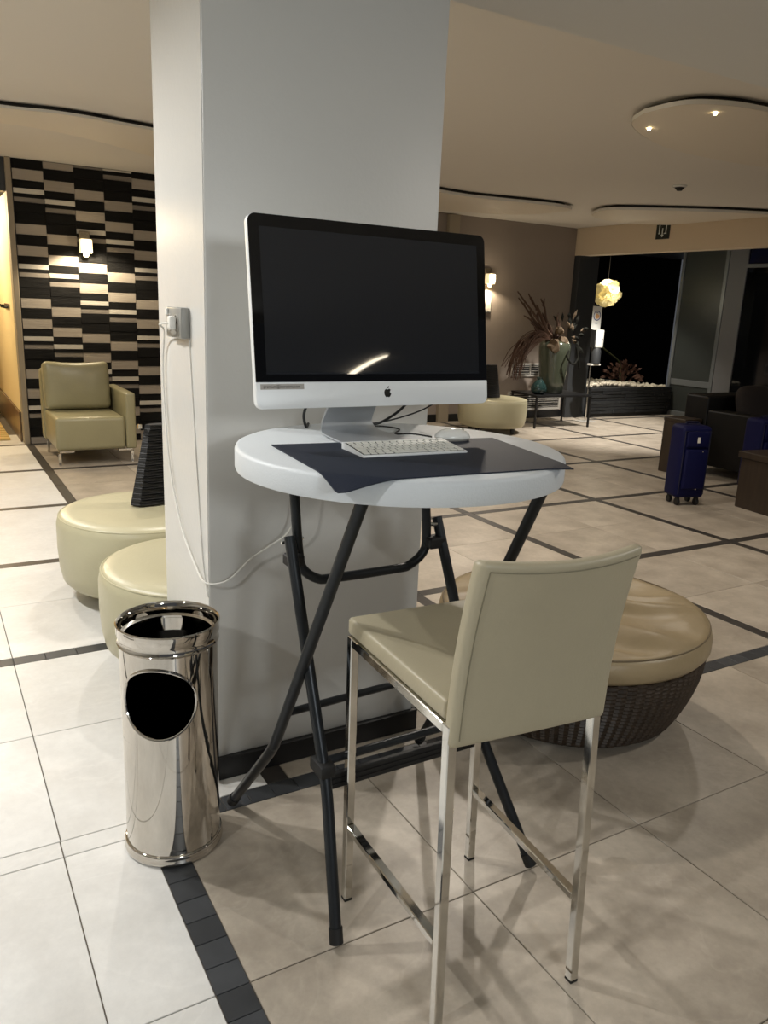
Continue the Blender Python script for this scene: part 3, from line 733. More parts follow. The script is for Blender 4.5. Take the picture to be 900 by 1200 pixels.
for k, (cx, lab) in enumerate(((6.95, 'dark brown cushion at the near end of the black sofa'), (7.5, 'dark brown cushion in the middle of the black sofa'))):
    b_ = nb(); mt = Matrix.Translation((cx, 4.80, .66)) @ Matrix.Rotation(math.radians(-14), 4, 'X')
    t = nb(); ball(t, (0, 0, 0), 1, 4)
    for v in t.verts:
        p = v.co; f = lambda q: math.copysign(abs(q)**.45, q)
        v.co = Vector((f(p.x)*.25, p.y*.085, f(p.z)*.21))
    merge(b_, t, mt); tag(obj('cushion', b_, 'sofa_cush', angle=80), lab, 'cushion', 'brown sofa cushions')

t0 = thing('low_table', 'chunky dark wooden low table cut off at the right edge', 'table', (5.9, 3.7, 0))
mt = Matrix.Translation((5.62, 3.95, 0)) @ Matrix.Rotation(math.radians(-8), 4, 'Z')
obj('tabletop', box(nb(), -.02, .95, -.62, .0, .405, .455, .004, 1, mt), 'wood_dark', t0)
obj('leg', box(nb(), 0, .09, -.60, -.02, 0, .4045, .004, 1, mt), 'wood_dark', t0)
obj('leg', box(nb(), .83, .92, -.60, -.02, 0, .4045, .004, 1, mt), 'wood_dark', t0)
t0 = thing('side_table', 'brown wooden side table behind the blue suitcase', 'table', (6.2, 5.4, 0))
obj('tabletop', box(nb(), 6.20, 6.44, 4.98, 5.24, .50, .535, .004, 1), 'wood_dark', t0)
for fx in (6.215, 6.425): obj('side_panel', box(nb(), fx-.012, fx+.012, 4.985, 5.235, 0, .4995, .003, 1), 'wood_dark', t0)

def suitcase(cx, cy, wd, dp, h, yaw, label, tagpos=None):
    t = thing('suitcase', label, 'suitcase', (0, 0, 0), 'blue suitcases')
    obj('body', box(nb(), -wd/2, wd/2, -dp/2, dp/2, .065, h, .035, 4), 'suit', t)
    obj('front_pocket', box(nb(), -wd/2+.03, wd/2-.03, -dp/2-.03, -dp/2+.001, .14, h*.72, .018, 3), 'suit', t)
    obj('upper_pocket', box(nb(), -wd/2+.03, wd/2-.03, -dp/2-.022, -dp/2+.001, h*.74, h-.04, .014, 3), 'suit', t)
    z = nb(); tube(z, [(-wd/2+.02, -dp/2-.001, .10), (-wd/2+.02, -dp/2-.001, h-.04), (wd/2-.02, -dp/2-.001, h-.04), (wd/2-.02, -dp/2-.001, .10)], .005, 6); obj('piping', z, 'suit_dark', t)
    hd = nb(); tube(hd, [(-.05, 0, h-.002), (-.05, 0, h+.018), (.05, 0, h+.018), (.05, 0, h-.002)], .008, 8, 4); obj('handle', hd, 'suit_dark', t)
    o = obj('luggage_tag', box(nb(), -.012, .012, -dp/2-.026, -dp/2-.0225, h*.80, h*.87, .001, 1), 'frame_white', t)
    obj('zip_pull', box(nb(), .035, .045, -dp/2-.034, -dp/2-.0305, h*.69, h*.705), 'chrome', t)
    obj('zip_pull', box(nb(), .015, .025, -dp/2-.034, -dp/2-.0305, h*.22, h*.235), 'chrome', t)
    for sx in (-1, 1):
        for sy in (-1, 1):
            c = nb(); box(c, sx*(wd/2-.045)-.012, sx*(wd/2-.045)+.012, sy*(dp/2-.04)-.02, sy*(dp/2-.04)+.02, .045, .066, .003, 1)
            tt = nb(); lathe(tt, [(.006, -.012), (.028, -.012), (.030, 0), (.028, .012), (.006, .012)], (0, 0, 0), 20)
            merge(c, tt, Matrix.Translation((sx*(wd/2-.045), sy*(dp/2-.04), .030)) @ Matrix.Rotation(PI/2, 4, 'Y')); obj('wheel', c, 'rubber', t)
    t.location = (cx, cy, 0); t.rotation_euler = (0, 0, yaw)
suitcase(5.265, 4.16, .255, .20, .645, math.radians(-20), 'cobalt blue wheeled suitcase standing upright before the black sofa')
suitcase(6.17, 4.14, .28, .19, .67, math.radians(-6), 'dark blue suitcase behind the low wooden table at the right edge')

# ------------------------------------------------------------------ wicker pouf with tan cushion
t0 = thing('wicker_pouf', 'round dark wicker pouf with a creased tan leather cushion behind the stool', 'pouf', (2.02, 2.03, 0))
WX, WY = 2.04, 2.035
bb = nb(); NS, NR = 176, 38
grid = []
for j in range(NR+1):
    s = j/NR; z = .012+s*.285; r = .392+.092*math.sin(s*PI/2*1.0)**.9
    if s < .06: r -= .02*(1-s/.06)
    row = []
    for k in range(NS):
        sgn = 1 if ((k//2)+(j)) % 2 else -1
        rr = r+.0042*sgn*(1 if k % 2 else .55)
        row.append(bb.verts.new((WX+rr*math.cos(2*PI*k/NS), WY+rr*math.sin(2*PI*k/NS), z)))
    grid.append(row)
for j in range(NR):
    for k in range(NS): bb.faces.new((grid[j][k], grid[j][(k+1) % NS], grid[j+1][(k+1) % NS], grid[j+1][k]))
bb.faces.new(grid[0][::-1]); bb.faces.new(grid[-1])
obj('wicker_base', bb, 'wicker', t0, angle=15)
obj('foot_ring', lathe(nb(), [(.35, 0), (.355, .012), (.30, .012), (.30, 0)], (WX, WY, 0), 60, close=True), 'black', t0)
R_ = .50; prof = [(R_*.93, .299), (R_*.975, .303), (R_, .320), (R_*1.0, .350), (R_*.99, .372), (R_*.968, .388)]
for k in range(1, 22): 
    u = k/21; prof.append((max(R_*.968*(1-u), .001), .388+.022*math.sin(u*PI/2)))
def crease(rr, zz, a):
    if zz < .38: return rr*(1+.004*math.sin(3*a+1)), zz
    x = rr*math.cos(a); y = rr*math.sin(a); k = max(0, 1-rr/R_)
    d = .012*math.sin(34*(x*.5+y*.85)+4*math.sin(5*x-3*y)+2.2*math.sin(11*y+7*x))*min(1, k*5)*(.4+.6*math.sin(3*a+2)**2)
    d += .015*math.sin(9*x+13*y+2*math.sin(7*x))*min(1, k*4)
    return rr, zz+d
obj('cushion', lathe(nb(), prof, (WX, WY, 0), 160, crease), 'cushion', t0, angle=75)
sm = nb(); lathe(sm, [(R_*.972+math.cos(u)*.003, .386+math.sin(u)*.003) for u in [2*PI*k/6 for k in range(6)]], (WX, WY, 0), 120, close=True)
obj('piping', sm, 'piping', t0)

# ------------------------------------------------------------------ stainless bin
BX, BY = .487, 1.893
t0 = thing('litter_bin', 'tall polished steel litter bin with a round opening by the pillar', 'bin', (BX, BY, 0))
BR, BH = .1235, .645
zf = Vector((-BX, -BY)).normalized(); fa = math.atan2(zf.y, zf.x)-.27   # opening faces the camera
# shell with an oval hole cut by construction on a grid warped to the hole
NA, NZ = 128, 96
z0_, z1_ = .03, BH-.055
hc, hr_a, hr_z = .466, .80, .095
t_ = nb()
# build: ring of quads between the hole outline and rectangle patch, rest plain grid
A0, A1, ZA, ZB = -1.15, 1.15, hc-.125, hc+.112
def cyl(a, z, r=BR): return (BX+r*math.cos(fa+a), BY+r*math.sin(fa+a), z)
def shell(bm, r, z_lo, z_hi, rev=False):
    # far part
    n = 60; m_ = 14
    def patch(a0, a1, za, zb, na, nz):
        g = [[bm.verts.new(cyl(a0+(a1-a0)*i/na, za+(zb-za)*j/nz, r)) for i in range(na+1)] for j in range(nz+1)]
        for j in range(nz):
            for i in range(na): bm.faces.new((g[j][i], g[j][i+1], g[j+1][i+1], g[j+1][i]))
    patch(A1, 2*PI+A0, z_lo, z_hi, n, 6)
    patch(A0, A1, z_lo, ZA, 32, 4); patch(A0, A1, ZB, z_hi, 32, 2)
    # hole patch: 64 rays
    K = 96; rings = []
    for s in range(6):
        f = s/5; ring = []
        for k in range(K):
            th = 2*PI*k/K
            ex, ez = hr_a*math.cos(th), hr_z*math.sin(th)
            # rectangle point on the ray
            cx, cz = math.cos(th), math.sin(th)
            tx = (A1 if cx > 0 else -A0)/max(abs(cx), 1e-6); tz = ((ZB-hc) if cz > 0 else (hc-ZA))/max(abs(cz)*.2, 1e-6)
            # param in scaled space (a, z/.2)
            tt = min(tx, tz); rx, rz = cx*tt, cz*.2*tt
            ring.append(bm.verts.new(cyl(ex+(rx-ex)*f, hc+ez+(rz-ez)*f, r)))
        rings.append(ring)
    for a, b in zip(rings, rings[1:]):
        for k in range(K): bm.faces.new((a[k], a[(k+1) % K], b[(k+1) % K], b[k]))
    # corner fillers
    for (ca, czz) in ((A1, ZB), (A0, ZB), (A0, ZA), (A1, ZA)):
        cc = bm.verts.new(cyl(ca, czz, r)); last = rings[-1]
        def key(v): return 0
        best = None
        for k in range(K):
            v0, v1 = last[k], last[(k+1) % K]
            a_0 = math.atan2(v0.co.y-BY, v0.co.x-BX)-fa; a_1 = math.atan2(v1.co.y-BY, v1.co.x-BX)-fa
            a_0 = (a_0+PI) % (2*PI)-PI; a_1 = (a_1+PI) % (2*PI)-PI
            on_side0 = abs(a_0-ca) < 1e-4; on_side1 = abs(a_1-ca) < 1e-4
            on_z0 = abs(v0.co.z-czz) < 1e-5; on_z1 = abs(v1.co.z-czz) < 1e-5
            if (on_side0 and on_z1 and not on_z0) or (on_z0 and on_side1 and not on_z1): best = (v0, v1)
        if best: bm.faces.new((best[0], best[1], cc))
    return bm
sh = shell(nb(), BR, z0_, z1_); bmesh.ops.remove_doubles(sh, verts=sh.verts[:], dist=1e-5); obj('shell', sh, 'steel', t0, angle=60)
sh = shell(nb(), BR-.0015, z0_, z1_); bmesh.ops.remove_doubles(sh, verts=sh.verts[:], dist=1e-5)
obj('inner_wall', sh, 'steel_shade', t0, angle=60)
# rolled rim round the opening
rp = [cyl(hr_a*1.0*math.cos(2*PI*k/72), hc+hr_z*math.sin(2*PI*k/72), BR+.0015) for k in range(73)]
rm = nb(); tube(rm, rp, .0042, 10, cap=False); o = obj('opening_rim', rm, 'steel', t0)
# base rings and top ring
obj('base_ring', lathe(nb(), [(BR-.004, .002), (BR+.004, .002), (BR+.007, .006), (BR+.007, .012), (BR+.004, .017), (BR+.004, .020), (BR+.006, .024), (BR+.004, .030), (BR-.001, .032), (BR-.004, .030)], (BX, BY, 0), 96, close=True), 'steel', t0, angle=60)
obj('base_plate', lathe(nb(), [(.001, .004), (BR-.004, .004), (BR-.004, .01), (.001, .01)], (BX, BY, 0), 64), 'steel_shade', t0)
top = [(BR-.002, BH-.056), (BR+.0015, BH-.054), (BR+.0045, BH-.050), (BR+.0015, BH-.046), (BR+.001, BH-.036), (BR+.0015, BH-.030), (BR+.0055, BH-.026), (BR+.0060, BH-.004), (BR+.007, BH), (BR+.004, BH+.003), (BR+.001, BH), (BR-.001, BH-.004), (BR-.003, BH-.03), (BR-.012, BH-.034), (BR-.012, BH-.040), (BR-.004, BH-.045)]
obj('top_ring', lathe(nb(), top, (BX, BY, 0), 96, close=True), 'steel', t0, angle=50)
obj('inner_liner', lathe(nb(), [(BR-.005, BH-.078), (BR-.007, BH-.078), (BR-.011, BH-.041), (BR-.006, BH-.041)], (BX, BY, 0), 72, close=True), 'steel', t0, angle=50)

# ------------------------------------------------------------------ folding bar table
TX, TY, TZ, TR = 1.012, 1.652, 1.11, .405
t0 = thing('folding_table', 'tall round folding table with white plastic top and charcoal tube legs', 'table', (TX, TY, 0))
prof = [(.001, TZ-.018), (TR-.05, TZ-.018), (TR-.03, TZ-.024), (TR-.012, TZ-.054), (TR-.002, TZ-.056), (TR, TZ-.050), (TR, TZ-.010), (TR-.003, TZ-.003), (TR-.010, TZ), (TR*.5, TZ), (.001, TZ)]
obj('tabletop', lathe(nb(), prof, (TX, TY, 0), 120), 'plastic', t0, angle=45)
LR = .0142
def leg(pts, cap_to):
    b_ = nb(); tube(b_, pts, LR, 14, 5); o = obj('leg', b_, 'steel_dark', t0)
    p = Vector(pts[0]); q = Vector(pts[1]); d = (q-p).normalized()
    c_ = nb(); tube(c_, [p-d*.0+Vector((0, 0, 0)), p+d*.035], LR+.0025, 14); obj('foot_cap', c_, 'rubber', o)
def soften(foot, bend, top, k=.10):
    f, b_, t = Vector(foot), Vector(bend), Vector(top)
    a = b_+(f-b_).normalized()*.06; c = b_+(t-b_).normalized()*.06
    return [f, f+(a-f)*.5, a, b_+((a+c)/2-b_)*.4, c, c+(t-c)*.5, t]
FA, FB, FC, FD = (.676, 1.955, .016), (.708, 1.334, .016), (1.289, 1.336, .016), (1.356, 1.999, .016)
A_b, A_t = (.695, 1.690, .33), (.760, 1.365, 1.075)
D_b, D_t = (1.262, 1.745, .31), (1.203, 1.318, 1.078)
B_b, B_t = (.735, 1.457, .34), (.738, 1.700, .892)
C_b, C_t = (1.200, 1.467, .34), (1.188, 1.728, .890)
leg(soften(FA, A_b, A_t), 0); leg(soften(FB, B_b, B_t), 0); leg(soften(FC, C_b, C_t), 0); leg(soften(FD, D_b, D_t), 0)
def onseg(a, b_, z): a = Vector(a); b_ = Vector(b_); s = (z-a.z)/(b_.z-a.z); return a+(b_-a)*s
b_ = nb(); tube(b_, [onseg(A_b, A_t, .455), onseg(D_b, D_t, .455)], .010, 12); obj('cross_bar', b_, 'steel_dark', t0)
b_ = nb(); tube(b_, [Vector(B_b)+Vector((0, .042, .045)), Vector(C_b)+Vector((0, .042, .045))], .0105, 12); obj('cross_bar', b_, 'steel_dark', t0)
b_ = nb(); bar(b_, Vector(B_b)+Vector((.012, .040, -.012)), Vector(C_b)+Vector((-.012, .034, -.012)), .042, .014, (0, 1, 0), .002)
for zz in (-.008, .006): bar(b_, Vector(B_b)+Vector((.012, .032, -.012+zz)), Vector(C_b)+Vector((-.012, .026, -.012+zz)), .003, .003, (0, 1, 0), 0)
obj('flat_brace', b_, 'rubber', t0)
for px_, Z in ((B_b, .385), (C_b, .385)):
    b_ = nb(); box(b_, px_[0]-.02, px_[0]+.02, px_[1]-.008, px_[1]+.058, Z-.016, Z+.016, .006, 2); obj('bracket', b_, 'rubber', t0)
U = [(.752, 1.72, 1.080), (.760, 1.72, .97), (.772, 1.72, .84), (.785, 1.72, .795), (.825, 1.72, .765), (.87, 1.72, .760), (1.06, 1.72, .760), (1.10, 1.72, .765), (1.142, 1.72, .795), (1.152, 1.72, .84), (1.140, 1.72, .97), (1.132, 1.72, 1.080)]
b_ = nb(); tube(b_, U, .0125, 14, 5); obj('u_brace', b_, 'steel_dark', t0)
for (ux, lx, Z) in ((.768, .738, .875), (1.150, 1.188, .875)):
    b_ = nb(); tube(b_, [(ux, 1.72, Z), (lx, 1.714, Z)], .006, 8); tube(b_, [(lx-.016, 1.712, Z-.002), (ux+.016, 1.72, Z+.002)], .004, 8); obj('bolt', b_, 'chrome', t0)
    b_ = nb(); box(b_, min(ux, lx)-.006, max(ux, lx)+.006, 1.685, 1.730, Z-.062, Z-.032, .004, 1); obj('clip', b_, 'rubber', t0)
b_ = nb(); tube(b_, [(.763, 1.722, .955), (.79, 1.80, 1.01), (.82, 1.90, 1.080)], .0065, 10); obj('stay', b_, 'steel_dark', t0)
b_ = nb(); tube(b_, [(1.142, 1.722, .955), (1.13, 1.80, 1.01), (1.11, 1.90, 1.080)], .0065, 10); obj('stay', b_, 'steel_dark', t0)
for (bx_, by_) in ((.775, 1.39), (1.18, 1.345), (.76, 1.72), (1.135, 1.72)):
    b_ = nb(); box(b_, bx_-.02, bx_+.02, by_-.02, by_+.02, 1.076, 1.0915, .003, 1); obj('mount', b_, 'rubber', t0)

# ------------------------------------------------------------------ desk mat, keyboard, mouse, computer
def dm():
    # quad grid from four corners, drooping where it leaves the table
    BL, BRr, FRr, FL = Vector((.706, 1.742, 0)), Vector((1.317, 1.675, 0)), Vector((1.245, 1.282, 0)), Vector((.672, 1.318, 0))
    n, m_ = 72, 48; bm = nb(); top_ = []; bot = []
    for j in range(m_+1):
        ra, rb = [], []
        for i in range(n+1):
            u, v = i/n, j/m_
            p = (BL*(1-u)+BRr*u)*(1-v)+(FL*(1-u)+FRr*u)*v
            d = math.hypot(p.x-TX, p.y-TY)-(TR-.006)
            z = TZ+.0006
            if d > 0 and p.x < 1.0: z -= min(.35*d*d/(d+.02)+.04*d, .02)
            if d > 0 and p.x >= 1.0: z -= .10*d
            ra.append(bm.verts.new((p.x, p.y, z+.0026))); rb.append(bm.verts.new((p.x, p.y, z)))
        top_.append(ra); bot.append(rb)
    for j in range(m_):
        for i in range(n):
            bm.faces.new((top_[j][i], top_[j][i+1], top_[j+1][i+1], top_[j+1][i])); bm.faces.new((bot[j][i], bot[j+1][i], bot[j+1][i+1], bot[j][i+1]))
    for i in range(n):
        for j in (0, m_): bm.faces.new((top_[j][i], top_[j][i+1], bot[j][i+1], bot[j][i]))
    for j in range(m_):
        for i in (0, n): bm.faces.new((top_[j][i], top_[j+1][i], bot[j+1][i], bot[j][i]))
    return bm
tag(obj('desk_mat', dm(), 'mat_navy', angle=50), 'navy blue rectangular desk mat overhanging the round white tabletop', 'desk mat')
MZ = TZ+.0034

# keyboard
t0 = thing('keyboard', 'slim aluminium keyboard with white keys on the navy mat', 'keyboard', (0, 0, 0))
KW, KD = .282, .126
def kz(y): return .003+.013*(y/KD)**1.0
b_ = nb()
v = [(0, 0, 0), (KW, 0, 0), (KW, KD, 0), (0, KD, 0), (0, 0, .005), (KW, 0, .005), (KW, KD, .016), (0, KD, .016)]
vv = [b_.verts.new(p) for p in v]
for f in ((3, 2, 1, 0), (4, 5, 6, 7), (0, 1, 5, 4), (1, 2, 6, 5), (2, 3, 7, 6), (3, 0, 4, 7)): b_.faces.new([vv[i] for i in f])
bmesh.ops.bevel(b_, geom=b_.edges[:], offset=.0012, segments=2, profile=.5, affect='EDGES'); obj('body', b_, 'alu', t0)
mt = Matrix.Rotation(math.atan(.011/KD), 4, 'X')
pitch_ = .0188; sl = .011/KD
rowsK = [(.1055, .008, [1.07]*14), (.0865, .0155, [1]*13+[1.5]), (.068, .0155, [1.5]+[1]*12+[1]), (.0495, .0155, [1.8]+[1]*11+[1.7]), (.031, .0155, [1.3]+[1]*11+[2.2]), (.0075, .020, [1, 1, 1, 1.25, 5, 1.25, 1, 1, 1, 1])]
kc = {}
for (y, hgt, ws_) in rowsK:
    tot = sum(ws_); x = .005; sc = (KW-.010)/tot
    for w_ in ws_:
        wk = w_*sc-.0038; key = (round(wk, 5), hgt)
        if key not in kc:
            bb = nb(); box(bb, 0, wk, 0, hgt-.0008, 0, .0022, .0006, 1); me = bpy.data.meshes.new('key'); bb.to_mesh(me); bb.free(); me.materials.append(M['white_key']); kc[key] = me
        o = bpy.data.objects.new('key', kc[key]); C.objects.link(o); o.parent = t0; o.location = (x+.0019, y, .0052+sl*y); o.rotation_euler = (math.atan(sl), 0, 0)
        x += w_*sc
    bb = nb(); yb_ = y-.0012; box(bb, .004, KW-.004, 0, hgt+.0024, 0, .0006)
    bmesh.ops.transform(bb, matrix=Matrix.Translation((0, yb_, .0048+sl*yb_)) @ mt, verts=bb.verts); obj('key_well', bb, 'keywell', t0)
t0.location = (.836, 1.520, MZ); t0.rotation_euler = (0, 0, math.radians(-3.5)); t0.scale = (.975, .97, 1)

# mouse
t0 = thing('mouse', 'white oval computer mouse on the mat right of the keyboard', 'mouse', (1.165, 1.70, MZ))
b_ = nb(); t = nb(); ball(t, (0, 0, 0), 1, 4)
for v in t.verts:
    v.co = Vector((v.co.x*.027, v.co.y*.048, (v.co.z*.024 if v.co.z > 0 else v.co.z*.007)+.0075)); 
merge(b_, t, Matrix.Translation((1.183, 1.672, MZ)) @ Matrix.Rotation(math.radians(72), 4, 'Z')); obj('shell', b_, 'white_gloss', t0, angle=80)
b_ = nb(); t = nb(); lathe(t, [(.023, 0), (.0255, .004), (.023, .006)], (0, 0, 0), 32)
for v in t.verts: v.co.y *= 1.8
merge(b_, t, Matrix.Translation((1.183, 1.672, MZ)) @ Matrix.Rotation(math.radians(72), 4, 'Z')); obj('skirt', b_, 'grille', t0)
b_ = nb(); ball(b_, (1.209, 1.664, MZ+.0275), .004, 2); obj('scroll_ball', b_, 'grille', t0)
tag(obj('mouse_cable', tube(nb(), [(1.131, 1.690, MZ+.008), (1.10, 1.735, MZ+.010), (1.08, 1.79, TZ+.006), (1.14, 1.87, TZ+.004), (1.12, 1.93, TZ+.004), (1.02, 1.96, TZ+.006), (.985, 1.965, TZ+.03)], .0022, 8, 6), 'cable_black'), 'thin black cable running behind the mouse on the tabletop', 'cable')

# computer
PXc, PYc, PZc, TILT = .9738, 1.6859, 1.2058, math.radians(8.6)
PW, PH = .650, .432; CH = .060; TOPH = PH-CH
t0 = thing('computer', 'large all-in-one desktop computer with a black screen and aluminium chin', 'computer', (PXc, PYc+.1, TZ))
PM = Matrix.Translation((PXc, PYc, PZc)) @ Matrix.Rotation(-TILT, 4, 'X') @ Matrix.Rotation(PI/2, 4, 'X')   # local x right, y up, z towards viewer
RC = .018
def pl(poly, z0, z1, bev=0): return prism(nb(), poly, z0, z1, PM, bev)
obj('rear_shell', pl(rrect(-PW/2, PW/2, 0, PH, RC), -.020, -.0015, .0015), 'alu', t0)
# domed back
bk = nb(); t = nb()
def dome(u, v): return -.020-.030*(1-u*u)*(1-v*v)
g = [[t.verts.new((PW/2*.985*(2*i/24-1), PH*(.01+.98*j/18), dome(2*i/24-1, 2*j/18-1))) for i in range(25)] for j in range(19)]
for j in range(18):
    for i in range(24): t.faces.new((g[j][i], g[j][i+1], g[j+1][i+1], g[j+1][i]))
merge(bk, t, PM); obj('back_cover', bk, 'alu', t0)
obj('chin', pl(rrect(-PW/2, PW/2, 0, CH, RC, 6, (1, 0, 0, 1)), -.0014, .0012, .0004), 'alu', t0)
gl = obj('bezel_glass', pl(rrect(-PW/2+.0005, PW/2-.0005, CH+.0008, PH-.0005, RC, 6, (0, 1, 1, 0)), -.0014, .0012, .0003), 'glass_black', t0)
sx0 = .597/2; obj('display', pl([(-sx0, CH+.018), (sx0, CH+.018), (sx0, CH+.018+.326), (-sx0, CH+.018+.326)], .0013, .0017), 'screen', t0, smooth=False)
# logo
apple = [(0, .62), (.12, .70), (.30, .76), (.50, .70), (.64, .56), (.50, .42), (.46, .22), (.54, .04), (.70, -.08), (.62, -.32), (.48, -.54), (.34, -.66), (.20, -.68), (.05, -.62), (-.05, -.62), (-.20, -.68), (-.34, -.66), (-.50, -.50), (-.64, -.22), (-.70, .10), (-.66, .40), (-.52, .62), (-.34, .74), (-.16, .72)]
sA = .0140; lx, ly = .018, .031
t = [(lx+x*sA, ly+y*sA) for x, y in apple]
obj('logo', pl(t, .0013, .0016), 'logo', t0, smooth=False)
lf = [(.02, .82), (.0, 1.0), (.12, 1.2), (.28, 1.28), (.28, 1.08), (.18, .90)]
obj('logo_leaf', pl([(lx+x*sA, ly+y*sA) for x, y in lf], .0013, .0016), 'logo', t0, smooth=False)
st_ = obj('sticker', pl([(-PW/2+.010, CH-.016), (-PW/2+.118, CH-.016), (-PW/2+.118, CH-.0035), (-PW/2+.010, CH-.0035)], .0013, .0016), 'grille', t0, smooth=False)
cu = bpy.data.curves.new('sticker_text', 'FONT'); cu.body = 'premium@innrooms.com'; cu.size = .0098; cu.align_x = 'LEFT'
tmp = bpy.data.objects.new('tmp_text', cu); C.objects.link(tmp); dg = bpy.context.evaluated_depsgraph_get()
me = bpy.data.meshes.new_from_object(tmp.evaluated_get(dg)); C.objects.unlink(tmp); bpy.data.objects.remove(tmp)
b_ = nb(); b_.from_mesh(me)
wx = max(v.co.x for v in b_.verts)
for v in b_.verts: v.co = Vector((-PW/2+.017+v.co.x*(.091/wx), CH-.0125+v.co.y, .00175))
bmesh.ops.transform(b_, matrix=PM, verts=b_.verts); obj('sticker_text', b_, 'logo', st_, smooth=False)
# stand: neck, bend and foot as one folded plate
prof_ = [(1.775, 1.300, .068), (1.800, 1.240, .070), (1.845, 1.175, .072), (1.862, 1.150, .073), (1.868, 1.135, .075), (1.862, 1.124, .080), (1.845, 1.1155, .086), (1.80, 1.1135, .092), (1.72, 1.1135, .099), (1.655, 1.1135, .103)]
prof_ = smooth_path([(hw, y, z) for (y, z, hw) in prof_], 4)
sd = nb(); L1, R1, L2, R2 = [], [], [], []
for i, p in enumerate(prof_):
    q = prof_[min(i+1, len(prof_)-1)]; o_ = prof_[max(i-1, 0)]; ty, tz = q.y-o_.y, q.z-o_.z; l = math.hypot(ty, tz); ny, nz = -tz/l, ty/l
    th = .0075 if p.z > 1.12 else .004
    L1.append(sd.verts.new((PXc+.002-p.x, p.y, p.z))); R1.append(sd.verts.new((PXc+.002+p.x, p.y, p.z)))
    L2.append(sd.verts.new((PXc+.002-p.x, p.y-ny*th*-1, p.z-nz*th*-1))); R2.append(sd.verts.new((PXc+.002+p.x, p.y+ny*th, p.z+nz*th)))
n = len(prof_)
for i in range(n-1):
    for a, b2 in ((L1, R1), (R1, R2), (R2, L2), (L2, L1)): sd.faces.new((a[i], b2[i], b2[i+1], a[i+1]))
sd.faces.new((L1[0], R1[0], R2[0], L2[0])); sd.faces.new((L1[-1], R1[-1], R2[-1], L2[-1]))
lo_ = min(v.co.z for v in sd.verts)
bmesh.ops.translate(sd, vec=Vector((0, 0, MZ+.0002-lo_)), verts=sd.verts)
obj('stand', sd, 'alu_dark', t0, angle=50)
tag(obj('power_cable', tube(nb(), [(.925, 1.86, 1.23), (.895, 1.92, 1.20), (.885, 1.95, 1.155), (.90, 1.97, TZ+.006), (.93, 2.02, TZ+.005)], .004, 8, 6), 'cable_black'), 'short thick black cable behind the left of the computer stand', 'cable')
tag(obj('looped_cable', tube(nb(), [(1.13, 1.80, 1.22), (1.165, 1.87, 1.19), (1.155, 1.92, 1.15), (1.12, 1.965, TZ+.006), (1.06, 1.985, TZ+.005)], .0038, 8, 6), 'cable_black'), 'thick black cable curving down right behind the computer', 'cable')
tag(obj('data_cable', tube(nb(), [(1.25, 1.82, 1.235), (1.27, 1.88, 1.19), (1.23, 1.93, 1.15), (1.14, 1.985, TZ+.006), (1.06, 2.0, TZ+.004)], .0022, 8, 6), 'cable_black'), 'thin black cable hanging at the right behind the computer chin', 'cable')

# ------------------------------------------------------------------ outlet and white cable on the pillar
t0 = thing('wall_outlet', 'grey double wall socket on the left side of the pillar', 'outlet', (PX0, 2.325, 1.375))
b_ = nb(); box(b_, PX0-.028, PX0-.0015, 2.248, 2.402, 1.332, 1.418, .005, 2); obj('cover', b_, 'outlet', t0)
for yy in (2.29, 2.36):
    b_ = nb(); t = nb(); lathe(t, [(.001, .0), (.020, 0), (.022, .003), (.024, .003), (.024, -.002)], (0, 0, 0), 28); merge(b_, t, Matrix.Translation((PX0-.0275, yy, 1.375)) @ Matrix.Rotation(-PI/2, 4, 'Y')); obj('socket', b_, 'grille', t0)
    for s in (-.009, .009):
        b_ = nb(); t = nb(); lathe(t, [(.001, .002), (.003, .002), (.003, 0)], (0, 0, 0), 10); merge(b_, t, Matrix.Translation((PX0-.029, yy+s, 1.375)) @ Matrix.Rotation(-PI/2, 4, 'Y')); obj('pin_hole', b_, 'hole', t0)
obj('switch', box(nb(), PX0-.0345, PX0-.0282, 2.372, 2.392, 1.395, 1.414, .002, 1), 'white_gloss', t0)
t0 = thing('power_plug', 'white plug and lead hanging from the socket round the pillar corner', 'cable', (PX0-.03, 2.30, 1.375))
b_ = nb(); box(b_, PX0-.052, PX0-.0326, 2.274, 2.306, 1.356, 1.394, .006, 3); obj('plug', b_, 'cable_white', t0)
cp = [(PX0-.050, 2.29, 1.374), (PX0-.062, 2.345, 1.368), (PX0-.030, 2.42, 1.350), (PX0-.012, 2.495, 1.305), (PX0-.010, 2.522, 1.22), (PX0-.010, 2.505, 1.045), (PX0-.010, 2.46, .90), (PX0-.010, 2.347, .747), (PX0-.010, 2.20, .662), (PX0-.012, 2.115, .648), (PX0+.02, 2.09, .648), (.725, 2.085, .664), (.783, 2.085, .713), (.84, 2.075, .75), (.885, 2.06, .785), (.905, 2.05, .84), (.912, 2.045, .95), (.91, 2.02, 1.058)]
obj('lead', tube(nb(), cp, .0028, 8, 6), 'cable_white', t0)
tag(obj('thin_wire', tube(nb(), [(PX0-.0035, 2.250, 1.330), (PX0-.0035, 2.235, 1.2), (PX0-.0035, 2.20, .95), (PX0-.0035, 2.16, .70), (PX0-.0035, 2.115, .60)], .0018, 6, 6), 'cable_white'), 'very thin white wire down the left side of the pillar below the socket', 'wire')

